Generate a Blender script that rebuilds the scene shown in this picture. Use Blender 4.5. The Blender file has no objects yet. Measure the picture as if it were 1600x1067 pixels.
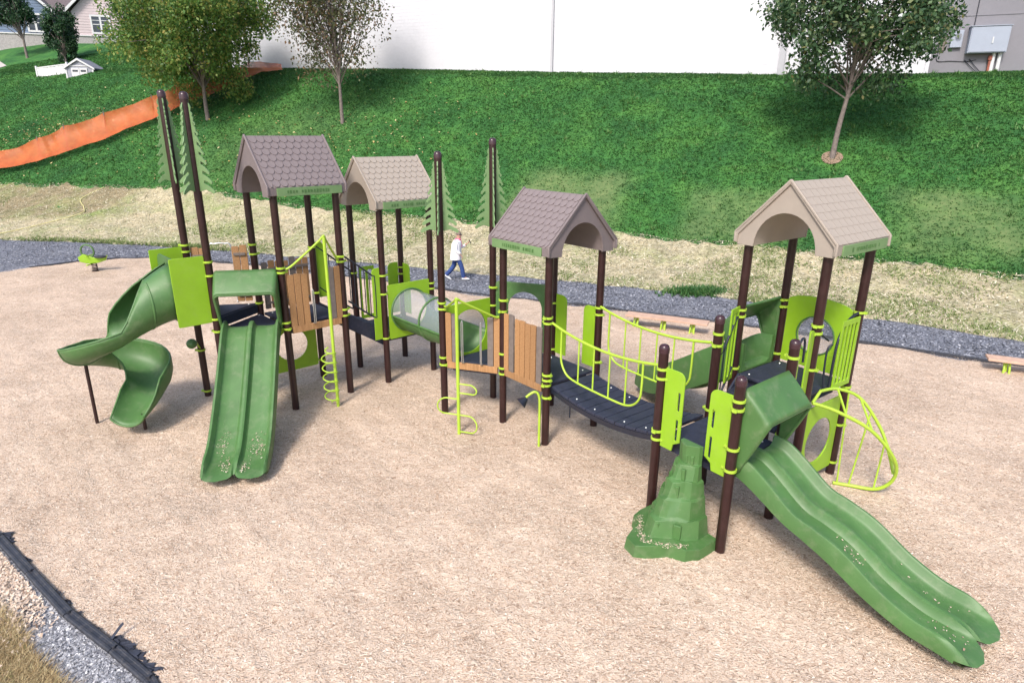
import bpy, bmesh, math, random
import numpy as np
from mathutils import Vector, Matrix, noise as mnoise

R = math.radians
S = bpy.context.scene
COL = S.collection
random.seed(7)
rng = np.random.default_rng(7)

# ------------------------------------------------------------------ camera, sky, sun, exposure
F_PX = 990.35; PITCH = 0.320664; ROLL = 0.007276; CAM_H = 5.1179
cam = bpy.data.cameras.new('camera')
cam.sensor_width = 36.0
cam.lens = 36.0 * F_PX / 1600.0
cam.clip_start = 0.1; cam.clip_end = 1500
camo = bpy.data.objects.new('camera', cam)
COL.objects.link(camo)
camo.matrix_world = (Matrix.Translation((0, 0, CAM_H)) @ Matrix.Rotation(math.pi / 2 - PITCH, 4, 'X') @ Matrix.Rotation(ROLL, 4, 'Z'))
S.camera = camo

SUN_EL = R(47); SUN_AZ = R(24)      # the light travels towards azimuth 24 deg right of +Y
W = bpy.data.worlds.new('World'); S.world = W; W.use_nodes = True
nt = W.node_tree
sky = nt.nodes.new('ShaderNodeTexSky'); sky.sky_type = 'NISHITA'; sky.sun_disc = False
sky.sun_elevation = SUN_EL; sky.sun_rotation = R(180) + SUN_AZ
sky.air_density = 1.0; sky.dust_density = 2.5; sky.ozone_density = 1.0
bg = nt.nodes['Background']; nt.links.new(sky.outputs[0], bg.inputs[0]); bg.inputs[1].default_value = 0.15
sun = bpy.data.lights.new('sun', 'SUN'); sun.energy = 2.25; sun.angle = R(12.0); sun.color = (1.0, 0.94, 0.865)
suno = bpy.data.objects.new('sun', sun); COL.objects.link(suno)
sd = Vector((math.sin(SUN_AZ) * math.cos(SUN_EL), math.cos(SUN_AZ) * math.cos(SUN_EL), -math.sin(SUN_EL)))
suno.rotation_euler = sd.to_track_quat('-Z', 'Y').to_euler(); suno.location = (-10, -20, 40)
S.view_settings.view_transform = 'Standard'; S.view_settings.look = 'None'
S.view_settings.exposure = 0.80; S.view_settings.gamma = 1
S.render.engine = 'CYCLES'
S.cycles.transparent_max_bounces = 16

# ------------------------------------------------------------------ helpers
def V(*a): return Vector(a)

class MB:
    def __init__(s): s.v = []; s.f = []
    def add(s, vs, fs):
        n = len(s.v); s.v += [tuple(v) for v in vs]; s.f += [tuple(i + n for i in f) for f in fs]
    def box(s, c, sx, sy, sz, X=(1, 0, 0), Y=None, Z=(0, 0, 1)):
        X = Vector(X).normalized(); Z = Vector(Z).normalized(); Y = Vector(Y).normalized() if Y is not None else Z.cross(X).normalized()
        c = Vector(c); p = []
        for k in (-1, 1):
            for j in (-1, 1):
                for i in (-1, 1): p.append(c + X * (i * sx / 2) + Y * (j * sy / 2) + Z * (k * sz / 2))
        s.add(p, [(0, 2, 3, 1), (4, 5, 7, 6), (0, 1, 5, 4), (2, 6, 7, 3), (0, 4, 6, 2), (1, 3, 7, 5)])
        return s
    def cyl(s, a, b, r0, r1=None, n=14, caps=True):
        r1 = r0 if r1 is None else r1
        a = Vector(a); b = Vector(b); d = (b - a).normalized(); u = d.orthogonal().normalized(); w = d.cross(u)
        vs = []
        for c, r in ((a, r0), (b, r1)):
            for i in range(n):
                t = 2 * math.pi * i / n; vs.append(c + u * (r * math.cos(t)) + w * (r * math.sin(t)))
        fs = [(i, (i + 1) % n, n + (i + 1) % n, n + i) for i in range(n)]
        if caps: fs += [tuple(range(n - 1, -1, -1)), tuple(range(n, 2 * n))]
        s.add(vs, fs); return s
    def tube(s, pts, r, n=8, closed=False, rs=None):
        pts = [Vector(p) for p in pts]; m = len(pts); vs = []; prev = None
        for i, p in enumerate(pts):
            if closed: d = pts[(i + 1) % m] - pts[i - 1]
            else: d = pts[min(i + 1, m - 1)] - pts[max(i - 1, 0)]
            d.normalize()
            u = d.orthogonal().normalized() if prev is None else (prev - d * prev.dot(d))
            if u.length < 1e-4: u = d.orthogonal()
            u.normalize(); prev = u; w = d.cross(u); rr = rs[i] if rs else r
            for k in range(n):
                t = 2 * math.pi * k / n; vs.append(p + u * (rr * math.cos(t)) + w * (rr * math.sin(t)))
        fs = []
        for i in range(m if closed else m - 1):
            j = (i + 1) % m
            for k in range(n): fs.append((i * n + k, i * n + (k + 1) % n, j * n + (k + 1) % n, j * n + k))
        if not closed: fs += [tuple(range(n - 1, -1, -1)), tuple((m - 1) * n + k for k in range(n))]
        s.add(vs, fs); return s
    def loft(s, rings, closed=True, caps=True):
        n = len(rings[0]); vs = [p for r in rings for p in r]; fs = []
        for i in range(len(rings) - 1):
            for k in range(n if closed else n - 1):
                fs.append((i * n + k, i * n + (k + 1) % n, (i + 1) * n + (k + 1) % n, (i + 1) * n + k))
        if caps and closed: fs += [tuple(range(n - 1, -1, -1)), tuple((len(rings) - 1) * n + k for k in range(n))]
        s.add(vs, fs); return s
    def mesh(s, name, m=None, smooth=35):
        me = bpy.data.meshes.new(name); me.from_pydata(s.v, [], s.f)
        bm = bmesh.new(); bm.from_mesh(me); bmesh.ops.recalc_face_normals(bm, faces=bm.faces); bm.to_mesh(me); bm.free()
        return finish(me, m, smooth)

def finish(me, m=None, smooth=35):
    if m is not None: me.materials.clear(); me.materials.append(m)
    if smooth:
        me.polygons.foreach_set('use_smooth', [True] * len(me.polygons))
        try: me.set_sharp_from_angle(angle=R(smooth))
        except Exception: pass
    me.update(); return me

def fast_mesh(name, verts, faces, m, attr=None):
    """verts (n,3) float, faces (k,c) int: numpy to mesh"""
    me = bpy.data.meshes.new(name); n, (k, c) = len(verts), faces.shape
    me.vertices.add(n); me.vertices.foreach_set('co', verts.astype(np.float32).ravel())
    me.loops.add(k * c); me.loops.foreach_set('vertex_index', faces.astype(np.int32).ravel())
    me.polygons.add(k); me.polygons.foreach_set('loop_start', np.arange(0, k * c, c, dtype=np.int32))
    me.update(calc_edges=True); me.validate()
    me.materials.append(m); return me

def link(name, data, parent=None, mat4=None, kind=None, label=None, cat=None, group=None):
    o = bpy.data.objects.new(name, data); COL.objects.link(o)
    if parent is not None:
        o.parent = parent; o.matrix_parent_inverse = PW.get(parent.name, Matrix.Identity(4)).inverted() if parent.name in PW else Matrix.Identity(4)
    if mat4 is not None: o.matrix_basis = mat4
    PW[o.name] = (mat4.copy() if mat4 is not None else Matrix.Identity(4))
    if kind: o['kind'] = kind
    if label: o['label'] = label
    if cat: o['category'] = cat
    if group: o['group'] = group
    return o
PW = {}     # world matrix of every object made by link(); all matrices passed in are world matrices

def thing(name, loc, label, cat, group=None, rz=0):
    return link(name, None, None, Matrix.Translation(loc) @ Matrix.Rotation(rz, 4, 'Z'), None, label, cat, group)

def solid(o, t, off=0):
    m = o.modifiers.new('thickness', 'SOLIDIFY'); m.thickness = t; m.offset = off; m.use_even_offset = False
    return o
def bev(o, w=.006, seg=2):
    m = o.modifiers.new('bevel', 'BEVEL'); m.width = w; m.segments = seg; m.limit_method = 'ANGLE'; m.angle_limit = R(40); return o

def panel_mesh(name, outline, holes, thick, m, b=.004):
    """flat board with holes: outline and holes are lists of (x, y)"""
    cu = bpy.data.curves.new('tmp', 'CURVE'); cu.dimensions = '2D'; cu.fill_mode = 'BOTH'
    for pl in [outline] + list(holes):
        sp = cu.splines.new('POLY'); sp.points.add(len(pl) - 1)
        for p, q in zip(sp.points, pl): p.co = (q[0], q[1], 0, 1)
        sp.use_cyclic_u = True
    cu.extrude = max(thick / 2 - b, .001); cu.bevel_depth = b; cu.bevel_resolution = 1
    ob = bpy.data.objects.new('tmp', cu); COL.objects.link(ob)
    dg = bpy.context.evaluated_depsgraph_get()
    me = bpy.data.meshes.new_from_object(ob.evaluated_get(dg)); me.name = name
    bpy.data.objects.remove(ob); bpy.data.curves.remove(cu)
    return finish(me, m, 30)

def rrect(x0, y0, x1, y1, r, n=4, corners=(1, 1, 1, 1)):
    P = []
    for (cx, cy, a0, on) in ((x1 - r, y0 + r, -90, corners[1]), (x1 - r, y1 - r, 0, corners[2]), (x0 + r, y1 - r, 90, corners[3]), (x0 + r, y0 + r, 180, corners[0])):
        if on:
            for k in range(n + 1):
                a = R(a0 + 90 * k / n); P.append((cx + r * math.cos(a), cy + r * math.sin(a)))
        else:
            a = R(a0 + 45); P.append((cx + r * math.copysign(1, math.cos(a)), cy + r * math.copysign(1, math.sin(a))))
    return P
def circ(cx, cy, r, n=28, ry=None): return [(cx + r * math.cos(2 * math.pi * k / n), cy + (ry or r) * math.sin(2 * math.pi * k / n)) for k in range(n)]
def bez(pts, n=8):
    """smooth polyline (Catmull-Rom) through points"""
    pts = [Vector(p) for p in pts]; out = []
    for i in range(len(pts) - 1):
        p0 = pts[max(i - 1, 0)]; p1 = pts[i]; p2 = pts[i + 1]; p3 = pts[min(i + 2, len(pts) - 1)]
        for k in range(n):
            t = k / n
            out.append(.5 * ((2 * p1) + (p2 - p0) * t + (2 * p0 - 5 * p1 + 4 * p2 - p3) * t * t + (3 * p1 - p0 - 3 * p2 + p3) * t ** 3))
    out.append(pts[-1]); return out

# ------------------------------------------------------------------ materials
def base_mat(name):
    m = bpy.data.materials.new(name); m.use_nodes = True; return m, m.node_tree, m.node_tree.nodes['Principled BSDF']
def ramp(nt, stops, src=None):
    r = nt.nodes.new('ShaderNodeValToRGB'); e = r.color_ramp.elements
    while len(e) > 1: e.remove(e[-1])
    e[0].position = stops[0][0]; e[0].color = (*stops[0][1], 1)
    for p, c in stops[1:]:
        x = e.new(p); x.color = (*c, 1)
    if src is not None: nt.links.new(src, r.inputs[0])
    return r
def noise_n(nt, scale, detail=4, rough=.6, coord='Object', vec=None, dist=0):
    n = nt.nodes.new('ShaderNodeTexNoise'); n.inputs['Scale'].default_value = scale; n.inputs['Detail'].default_value = detail
    n.inputs['Roughness'].default_value = rough; n.inputs['Distortion'].default_value = dist
    if vec is None:
        tc = nt.nodes.new('ShaderNodeTexCoord'); vec = tc.outputs[coord]
    nt.links.new(vec, n.inputs['Vector']); return n
def mix(nt, a, b, f, mode='MIX'):
    m = nt.nodes.new('ShaderNodeMix'); m.data_type = 'RGBA'; m.blend_type = mode
    for sock, val in ((m.inputs[0], f), (m.inputs[6], a), (m.inputs[7], b)):
        if hasattr(val, 'type') and hasattr(val, 'links'): nt.links.new(val, sock)
        elif isinstance(val, (int, float)): sock.default_value = val
        else: sock.default_value = (*val, 1)
    return m.outputs[2]
def bump(nt, p, h, strength=.3, dist=.02):
    b = nt.nodes.new('ShaderNodeBump'); b.inputs['Strength'].default_value = strength; b.inputs['Distance'].default_value = dist
    nt.links.new(h, b.inputs['Height']); nt.links.new(b.outputs[0], p.inputs['Normal'])
def plain(name, col, rough=.5, var=.12, scale=6, bmp=0, bscale=60, metal=0, dust=0.0, coat=0):
    m, nt, p = base_mat(name)
    n = noise_n(nt, scale, 5)
    lo = tuple(c * (1 - var) for c in col); hi = tuple(min(1, c * (1 + var)) for c in col)
    out = ramp(nt, [(.3, lo), (.7, hi)], n.outputs[0]).outputs[0]
    if dust:
        n2 = noise_n(nt, scale * 2.3, 6, .7); r2 = ramp(nt, [(.5, (0, 0, 0)), (.8, (dust, dust, dust))], n2.outputs[0])
        out = mix(nt, out, (.42, .36, .29), r2.outputs[0])
    nt.links.new(out, p.inputs['Base Color'])
    rr = nt.nodes.new('ShaderNodeMapRange'); rr.inputs[3].default_value = max(0, rough - .08); rr.inputs[4].default_value = min(1, rough + .1)
    nt.links.new(n.outputs[0], rr.inputs[0]); nt.links.new(rr.outputs[0], p.inputs['Roughness'])
    p.inputs['Metallic'].default_value = metal
    if bmp:
        nb = noise_n(nt, bscale, 3); bump(nt, p, nb.outputs[0], bmp, .01)
    return m
def island(name, stops, rough=.8, noise_scale=0, two=None, trans=0, bmp=0):
    """colour picked at random for each loose piece"""
    m, nt, p = base_mat(name)
    g = nt.nodes.new('ShaderNodeNewGeometry'); r = ramp(nt, stops, g.outputs['Random Per Island'])
    out = r.outputs[0]
    if noise_scale:
        n = noise_n(nt, noise_scale, 4); r2 = ramp(nt, two, n.outputs[0]); out = mix(nt, out, r2.outputs[0], 1.0, 'MULTIPLY')
    nt.links.new(out, p.inputs['Base Color']); p.inputs['Roughness'].default_value = rough
    if trans:
        tr = nt.nodes.new('ShaderNodeBsdfTranslucent'); nt.links.new(out, tr.inputs[0])
        ms = nt.nodes.new('ShaderNodeMixShader'); ms.inputs[0].default_value = trans
        nt.links.new(p.outputs[0], ms.inputs[1]); nt.links.new(tr.outputs[0], ms.inputs[2])
        nt.links.new(ms.outputs[0], nt.nodes['Material Output'].inputs[0])
    return m

M = {}
M['lime'] = plain('lime_plastic', (.25, .44, .018), .42, .07, 3, dust=.10)
M['lime_metal'] = plain('lime_coated_metal', (.36, .53, .045), .38, .06, 5)
M['green'] = plain('green_moulded_plastic', (.064, .150, .042), .48, .14, 2.5, bmp=.08, bscale=200, dust=.20)
M['pine'] = plain('pine_green_board', (.15, .25, .105), .5, .12, 4)
M['post'] = plain('brown_coated_post', (.026, .008, .008), .36, .25, 5, dust=.03)
M['cap'] = plain('post_cap', (.045, .02, .025), .25, .1, 5)
M['navy'] = plain('navy_vinyl_deck', (.019, .023, .046), .62, .25, 9, bmp=.35, bscale=90, dust=.07)
M['black'] = plain('black_rail', (.014, .017, .03), .4, .15, 5)
M['mauve'] = plain('mauve_brown_plastic', (.178, .144, .145), .66, .08, 3, dust=.10)
M['tan'] = plain('tan_plastic', (.33, .28, .235), .66, .07, 3, dust=.10)
M['wood'] = None
M['steel'] = plain('galvanised_steel', (.55, .56, .57), .35, .1, 9, metal=.8)
M['grey_board'] = plain('grey_brown_board', (.16, .13, .115), .7, .2, 14)
def wood():
    m, nt, p = base_mat('tan_recycled_plank'); tc = nt.nodes.new('ShaderNodeTexCoord'); mp = nt.nodes.new('ShaderNodeMapping')
    mp.inputs['Scale'].default_value = (30, 30, 2.2); nt.links.new(tc.outputs['Object'], mp.inputs[0])
    n = noise_n(nt, 1.5, 6, .6, vec=mp.outputs[0]); r = ramp(nt, [(.3, (.28, .145, .06)), (.55, (.39, .215, .095)), (.8, (.48, .29, .145))], n.outputs[0])
    oi = nt.nodes.new('ShaderNodeObjectInfo'); r2 = ramp(nt, [(0, (.82, .80, .78)), (1, (1.08, 1.04, 1.0))], oi.outputs['Random'])
    nt.links.new(mix(nt, r.outputs[0], r2.outputs[0], 1.0, 'MULTIPLY'), p.inputs['Base Color']); p.inputs['Roughness'].default_value = .7
    bump(nt, p, n.outputs[0], .3, .004); return m
M['wood'] = wood()
def clear():
    m, nt, p = base_mat('clear_polycarbonate'); p.inputs['Base Color'].default_value = (.30, .34, .36, 1); p.inputs['Roughness'].default_value = .14
    p.inputs['Alpha'].default_value = .50; return m
M['clear'] = clear()
def haze_bubble():
    m, nt, p = base_mat('smoked_bubble'); p.inputs['Base Color'].default_value = (.30, .31, .34, 1); p.inputs['Roughness'].default_value = .15
    p.inputs['Alpha'].default_value = .45; return m
M['bubble'] = haze_bubble()
M['white'] = plain('white_trim', (.62, .62, .63), .5, .03, 3)
M['glass'] = plain('dark_window_glass', (.03, .04, .06), .08, .2, 2)

# ------------------------------------------------------------------ the lie of the land
FX = [-60, -40, -24.1, -20.6, -16.7, -12.0, -3.76, -1.43, 1.61, 4.35, 6.53, 10.24, 13.25, 20, 40]
FY = [38, 34, 29.9, 29.6, 28.8, 27.4, 24.3, 23.3, 22.3, 21.1, 20.1, 17.7, 15.6, 11, 0]
NX = [-60, -34, -24, -19.0, -17.75, -15.3, -10, -5, -1.44, 1.86, 5.71, 9.0, 11.9, 16, 26]
NY = [24, 22, 22.2, 23.07, 25.0, 26.0, 24.6, 22.2, 20.29, 19.01, 17.24, 15.38, 13.6, 11.0, 4]
SX = [-60, -30.9, -24, -17.9, -12.6, -6.2, 0, 4.2, 5.2, 10, 13.7, 16, 24, 40]
SY = [48, 39.4, 37.5, 36.4, 33.6, 30.85, 28.3, 26.65, 26.1, 23.35, 20.85, 19.55, 14.6, 4]
ZX = [-70, -26, -17, -7.7, 2.2, 13.4, 20.8, 24.5, 50]
ZY = [10.3, 9.5, 9.21, 8.92, 8.5, 8.12, 7.97, 8.02, 8.0]
GX = [0, .06, .14, .24, .34, .9, 1.0]
GY = [0, .012, .04, .10, .19, .95, 1.0]
def yf(x): return np.interp(x, FX, FY)
def yn(x): return np.interp(x, NX, NY)
def ys(x): return np.interp(x, SX, SY)
def yw(x): return 34 + (22 - x) * .379
def _n2(x, y, s):
    return (np.sin(x * s * 1.3 + 1.7 * np.sin(y * s * .9 + 2)) + np.sin(y * s * 1.1 + 1.3 * np.sin(x * s * 1.7 + 1)) + .5 * np.sin((x + y) * s * 2.3 + 4)) / 2.5
def tz(x, y):
    x = np.asarray(x, float); y = np.asarray(y, float)
    a = yf(x); b = yw(x); t = (y - a) / (b - a)
    Z = np.interp(x, ZX, ZY)
    e = np.maximum(y - b, 0); k = np.clip((-17 - x) / 6, 0, 1)
    z = Z * np.interp(t, GX, GY) + .06 * np.minimum(e, 14) + .34 * k * np.minimum(e, 7) + .02 * np.maximum(e - 14, 0)
    bumps = np.clip(t * 6, 0, 1) * np.clip((1.02 - t) * 8, .25, 1) * (.07 * _n2(x, y, .55) + .03 * _n2(x, y, 1.9))
    return np.where(t <= 0, 0.0, z + bumps)
def tz1(x, y): return float(tz(x, y))
EDGE_A = np.array([-6.66, 7.01]); EDGE_B = np.array([-3.49, 4.79])       # black border line, near left
def yline(x):       # woodchip border on the near side
    return np.interp(x, [-34, -20, -12, -8.5, -6.66, -5.75, -4.84, -4.05, -3.49, -2, 0, 30], [17, 13.0, 9.8, 8.15, 7.01, 6.33, 5.65, 5.16, 4.79, 3.4, .5, .5])

def sheet(name, X, Y, Z, m, **kw):
    nx, ny = X.shape
    verts = np.stack([X.ravel(), Y.ravel(), Z.ravel()], 1)
    i = np.arange(nx * ny).reshape(nx, ny)
    f = np.stack([i[:-1, :-1].ravel(), i[1:, :-1].ravel(), i[1:, 1:].ravel(), i[:-1, 1:].ravel()], 1)
    me = fast_mesh(name, verts, f, m); me.polygons.foreach_set('use_smooth', [True] * len(me.polygons))
    return link(name, me, **kw)

# grass hill
def grass_mat():
    m, nt, p = base_mat('hill_grass'); 
    n1 = noise_n(nt, .45, 6, .65); n2 = noise_n(nt, 9, 5, .7); n3 = noise_n(nt, 2.2, 4, .6, dist=.5)
    a = ramp(nt, [(.3, (.024, .090, .028)), (.5, (.038, .130, .033)), (.7, (.066, .175, .040))], n1.outputs[0]).outputs[0]
    b = ramp(nt, [(.3, (.78, .80, .80)), (.7, (1.2, 1.17, 1.1))], n2.outputs[0]).outputs[0]
    c = ramp(nt, [(.35, (.75, .8, .8)), (.65, (1.25, 1.2, 1.1))], n3.outputs[0]).outputs[0]
    col = mix(nt, mix(nt, a, b, 1.0, 'MULTIPLY'), c, 1.0, 'MULTIPLY')
    at = nt.nodes.new('ShaderNodeAttribute'); at.attribute_name = 'cover'
    sep = nt.nodes.new('ShaderNodeSeparateColor'); nt.links.new(at.outputs['Color'], sep.inputs[0])
    # worn patches (red) and dry soil on the flat (green)
    mm = nt.nodes.new('ShaderNodeMath'); mm.operation = 'MULTIPLY'; nt.links.new(sep.outputs[0], mm.inputs[0])
    rr = ramp(nt, [(.3, (.35, .35, .35)), (.65, (1, 1, 1))], n2.outputs[0]); nt.links.new(rr.outputs[0], mm.inputs[1])
    col = mix(nt, col, ramp(nt, [(.3, (.085, .135, .048)), (.7, (.17, .20, .085))], n3.outputs[0]).outputs[0], mm.outputs[0])
    dry = ramp(nt, [(.3, (.12, .085, .04)), (.6, (.30, .22, .11)), (.8, (.44, .35, .2))], noise_n(nt, 14, 6, .7).outputs[0]).outputs[0]
    col = mix(nt, col, dry, sep.outputs[1])
    nt.links.new(col, p.inputs['Base Color']); p.inputs['Roughness'].default_value = .85
    p.inputs['Specular IOR Level'].default_value = .2
    bump(nt, p, n2.outputs[0], .4, .05); return m
xs = np.unique(np.concatenate([np.arange(-140, -52, 6.), np.arange(-52, 40, .45), np.arange(40, 120, 6.)]))
yy = np.unique(np.concatenate([np.arange(-60, 2, 6.), np.arange(2, 14, 1.), np.arange(14, 62, .45), np.arange(62, 100, 1.5), np.arange(100, 420, 20.)]))
X, Y = np.meshgrid(xs, yy, indexing='ij'); Z = tz(X, Y) - .03 * (Y < yf(X) + .5)
M['grass'] = grass_mat()
hill = sheet('hill', X, Y, Z, M['grass'], kind='structure')
def patch_mask(x, y):
    def box(x, y, cx, cy, hx, hy, rot):
        c, s = math.cos(rot), math.sin(rot); u = (x - cx) * c + (y - cy) * s; v = -(x - cx) * s + (y - cy) * c
        return np.clip((1 - np.abs(u + .25 * _n2(x, y, 2.1)) / hx) * 2.6, 0, 1) * np.clip((1 - np.abs(v + .2 * _n2(x + 5, y, 1.7)) / hy) * 2.6, 0, 1) * (.75 + .35 * _n2(x, y, 1.2))
    r = 1.25 * box(x, y, 2.3, 29.5, 3.2, 2.2, -.36) + .95 * box(x, y, 9.1, 25.9, 2.7, 2.0, -.42) + 1.05 * box(x, y, 15.8, 22.6, 2.5, 2.3, -.5)
    d = .5 * np.exp(-(((x + 27) / 3.5) ** 2 + ((y - 44.5) / 1.2) ** 2)) + .45 * np.exp(-(((x + 14) / 5) ** 2 + ((y - 39) / 3) ** 2))
    return np.clip(r + d, 0, 1)
ca = hill.data.color_attributes.new('cover', 'FLOAT_COLOR', 'POINT')
cc = np.zeros((X.size, 4), np.float32); cc[:, 3] = 1
cc[:, 0] = patch_mask(X, Y).ravel(); cc[:, 1] = np.clip((yn(X) + 1 - Y), 0, 1).ravel()
ca.data.foreach_set('color', cc.ravel())

# straw strip between path and grass
def straw_mat():
    m, nt, p = base_mat('straw_mulch')
    n1 = noise_n(nt, .42, 5, .6, dist=.4); tc = nt.nodes.new('ShaderNodeTexCoord'); mp = nt.nodes.new('ShaderNodeMapping')
    mp.inputs['Scale'].default_value = (5, 16, 10); mp.inputs['Rotation'].default_value = (0, 0, R(-18)); nt.links.new(tc.outputs['Object'], mp.inputs[0])
    n2 = noise_n(nt, 1.1, 8, .75, vec=mp.outputs[0], dist=.8)
    a = ramp(nt, [(.25, (.22, .19, .11)), (.5, (.45, .395, .265)), (.75, (.68, .61, .45))], n2.outputs[0]).outputs[0]
    g = ramp(nt, [(.3, (.14, .22, .06)), (.7, (.30, .36, .12))], n2.outputs[0]).outputs[0]
    at = nt.nodes.new('ShaderNodeAttribute'); at.attribute_name = 'worn'
    a = mix(nt, a, (.20, .155, .085), at.outputs['Fac'])
    n5 = noise_n(nt, 1.5, 5, .65); a = mix(nt, a, ramp(nt, [(.32, (.66, .70, .64)), (.5, (1, 1, 1)), (.68, (1.2, 1.16, 1.12))], n5.outputs[0]).outputs[0], 1.0, 'MULTIPLY')
    f = ramp(nt, [(.46, (0, 0, 0)), (.57, (.34, .34, .34)), (.72, (.8, .8, .8))], n1.outputs[0]).outputs[0]
    col = mix(nt, a, g, f)
    nt.links.new(col, p.inputs['Base Color']); p.inputs['Roughness'].default_value = .9; p.inputs['Specular IOR Level'].default_value = .15
    bump(nt, p, n2.outputs[0], .9, .05); return m
xs = np.arange(-48, 30, .22); t = np.linspace(0, 1, 44)
lo = yf(xs) + .12 * _n2(xs, xs * 0, 1.7) + .06 * _n2(xs, xs * 0 + 3, 6.1)
hi = ys(xs) + .22 * _n2(xs, xs * 0 + 5, 1.1) + .16 * _n2(xs, xs * 0 + 8, 4.7)
X = np.repeat(xs[:, None], len(t), 1); Y = lo[:, None] + (hi - lo)[:, None] * t[None, :]
Z = tz(X, Y) + .045 + .03 * _n2(X, Y, 2.4) + .02 * _n2(X, Y, 6.1); Z[:, 0] -= .08; Z[:, -1] -= .10
M['straw'] = straw_mat()
ss_ = sheet('straw_strip', X, Y, Z, M['straw'], kind='structure')
wa_ = ss_.data.attributes.new('worn', 'FLOAT', 'POINT'); wa_.data.foreach_set('value', (.72 * np.clip((-20.5 - X + .8 * _n2(X, Y, 1.1)) * .8, 0, 1) * np.clip((Y - 33.2 + .4 * _n2(X, Y, 1.5)) * 1.2, 0, 1)).ravel().astype(np.float32))

# gravel path
def gravel_mat(name, stops, sc=38):
    m, nt, p = base_mat(name); v = nt.nodes.new('ShaderNodeTexVoronoi'); tc = nt.nodes.new('ShaderNodeTexCoord'); nt.links.new(tc.outputs['Object'], v.inputs['Vector'])
    v.inputs['Scale'].default_value = sc; n = noise_n(nt, 3, 5, .65); n2 = noise_n(nt, .5, 4, .6)
    sep = nt.nodes.new('ShaderNodeSeparateColor'); nt.links.new(v.outputs['Color'], sep.inputs[0])
    c = ramp(nt, stops, sep.outputs[0]).outputs[0]
    c = mix(nt, c, ramp(nt, [(.3, (.72, .74, .78)), (.7, (1.2, 1.18, 1.12))], n.outputs[0]).outputs[0], 1.0, 'MULTIPLY')
    c = mix(nt, c, ramp(nt, [(.3, (.85, .86, .9)), (.7, (1.12, 1.1, 1.06))], n2.outputs[0]).outputs[0], 1.0, 'MULTIPLY')
    nt.links.new(c, p.inputs['Base Color']); p.inputs['Roughness'].default_value = .8; bump(nt, p, v.outputs['Distance'], .8, .02); return m
M['gravel'] = gravel_mat('grey_gravel', [(0, (.10, .105, .13)), (.45, (.155, .165, .20)), (.8, (.22, .23, .27)), (1, (.32, .32, .35))])
M['gravel_light'] = gravel_mat('pale_gravel', [(0, (.17, .17, .19)), (.4, (.30, .30, .32)), (.8, (.42, .42, .43)), (1, (.58, .57, .57))], 55)
xs = np.arange(-48, 30, .3); t = np.linspace(0, 1, 14)
lo = yn(xs) - .25; hi = yf(xs) + .45
X = np.repeat(xs[:, None], len(t), 1); Y = lo[:, None] + (hi - lo)[:, None] * t[None, :]
Z = .012 + .012 * _n2(X, Y, 1.5) + np.maximum(0, tz(X, Y))
sheet('gravel_path', X, Y, Z, M['gravel'], kind='structure')

# woodchip bed
def chip_ground():
    m, nt, p = base_mat('woodchip_bed')
    tc = nt.nodes.new('ShaderNodeTexCoord')
    v = nt.nodes.new('ShaderNodeTexVoronoi'); v.inputs['Scale'].default_value = 34; v.inputs['Randomness'].default_value = 1
    mp = nt.nodes.new('ShaderNodeMapping'); mp.inputs['Scale'].default_value = (1, 1.9, 1); mp.inputs['Rotation'].default_value = (0, 0, .5)
    nd = noise_n(nt, 6, 3, .5); ad = nt.nodes.new('ShaderNodeVectorMath'); ad.operation = 'ADD'
    sc = nt.nodes.new('ShaderNodeVectorMath'); sc.operation = 'SCALE'; sc.inputs['Scale'].default_value = .25
    nt.links.new(nd.outputs['Color'], sc.inputs[0]); nt.links.new(tc.outputs['Object'], ad.inputs[0]); nt.links.new(sc.outputs[0], ad.inputs[1])
    nt.links.new(ad.outputs[0], mp.inputs[0]); nt.links.new(mp.outputs[0], v.inputs['Vector'])
    sep = nt.nodes.new('ShaderNodeSeparateColor'); nt.links.new(v.outputs['Color'], sep.inputs[0])
    c = ramp(nt, [(0, (.36, .25, .175)), (.15, (.53, .39, .29)), (.5, (.62, .48, .37)), (.85, (.68, .545, .43)), (1, (.75, .63, .52))], sep.outputs[0]).outputs[0]
    n2 = noise_n(nt, .55, 5, .6); n3 = noise_n(nt, 2.4, 5, .65)
    c = mix(nt, c, ramp(nt, [(.3, (.76, .74, .72)), (.7, (1.07, 1.07, 1.07))], n2.outputs[0]).outputs[0], 1.0, 'MULTIPLY')
    c = mix(nt, c, ramp(nt, [(.3, (.90, .89, .88)), (.7, (1.07, 1.07, 1.07))], n3.outputs[0]).outputs[0], 1.0, 'MULTIPLY')
    nt.links.new(c, p.inputs['Base Color']); p.inputs['Roughness'].default_value = .85; p.inputs['Specular IOR Level'].default_value = .2
    bump(nt, p, v.outputs['Distance'], .7, .02)
    n6 = noise_n(nt, 5.5, 4, .6, dist=.6); b2 = nt.nodes.new('ShaderNodeBump'); b2.inputs['Strength'].default_value = .8; b2.inputs['Distance'].default_value = .05
    nt.links.new(n6.outputs[0], b2.inputs['Height']); b1 = [x for x in nt.nodes if x.type == 'BUMP' and x != b2][0]; nt.links.new(b2.outputs[0], b1.inputs['Normal']); return m
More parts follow.
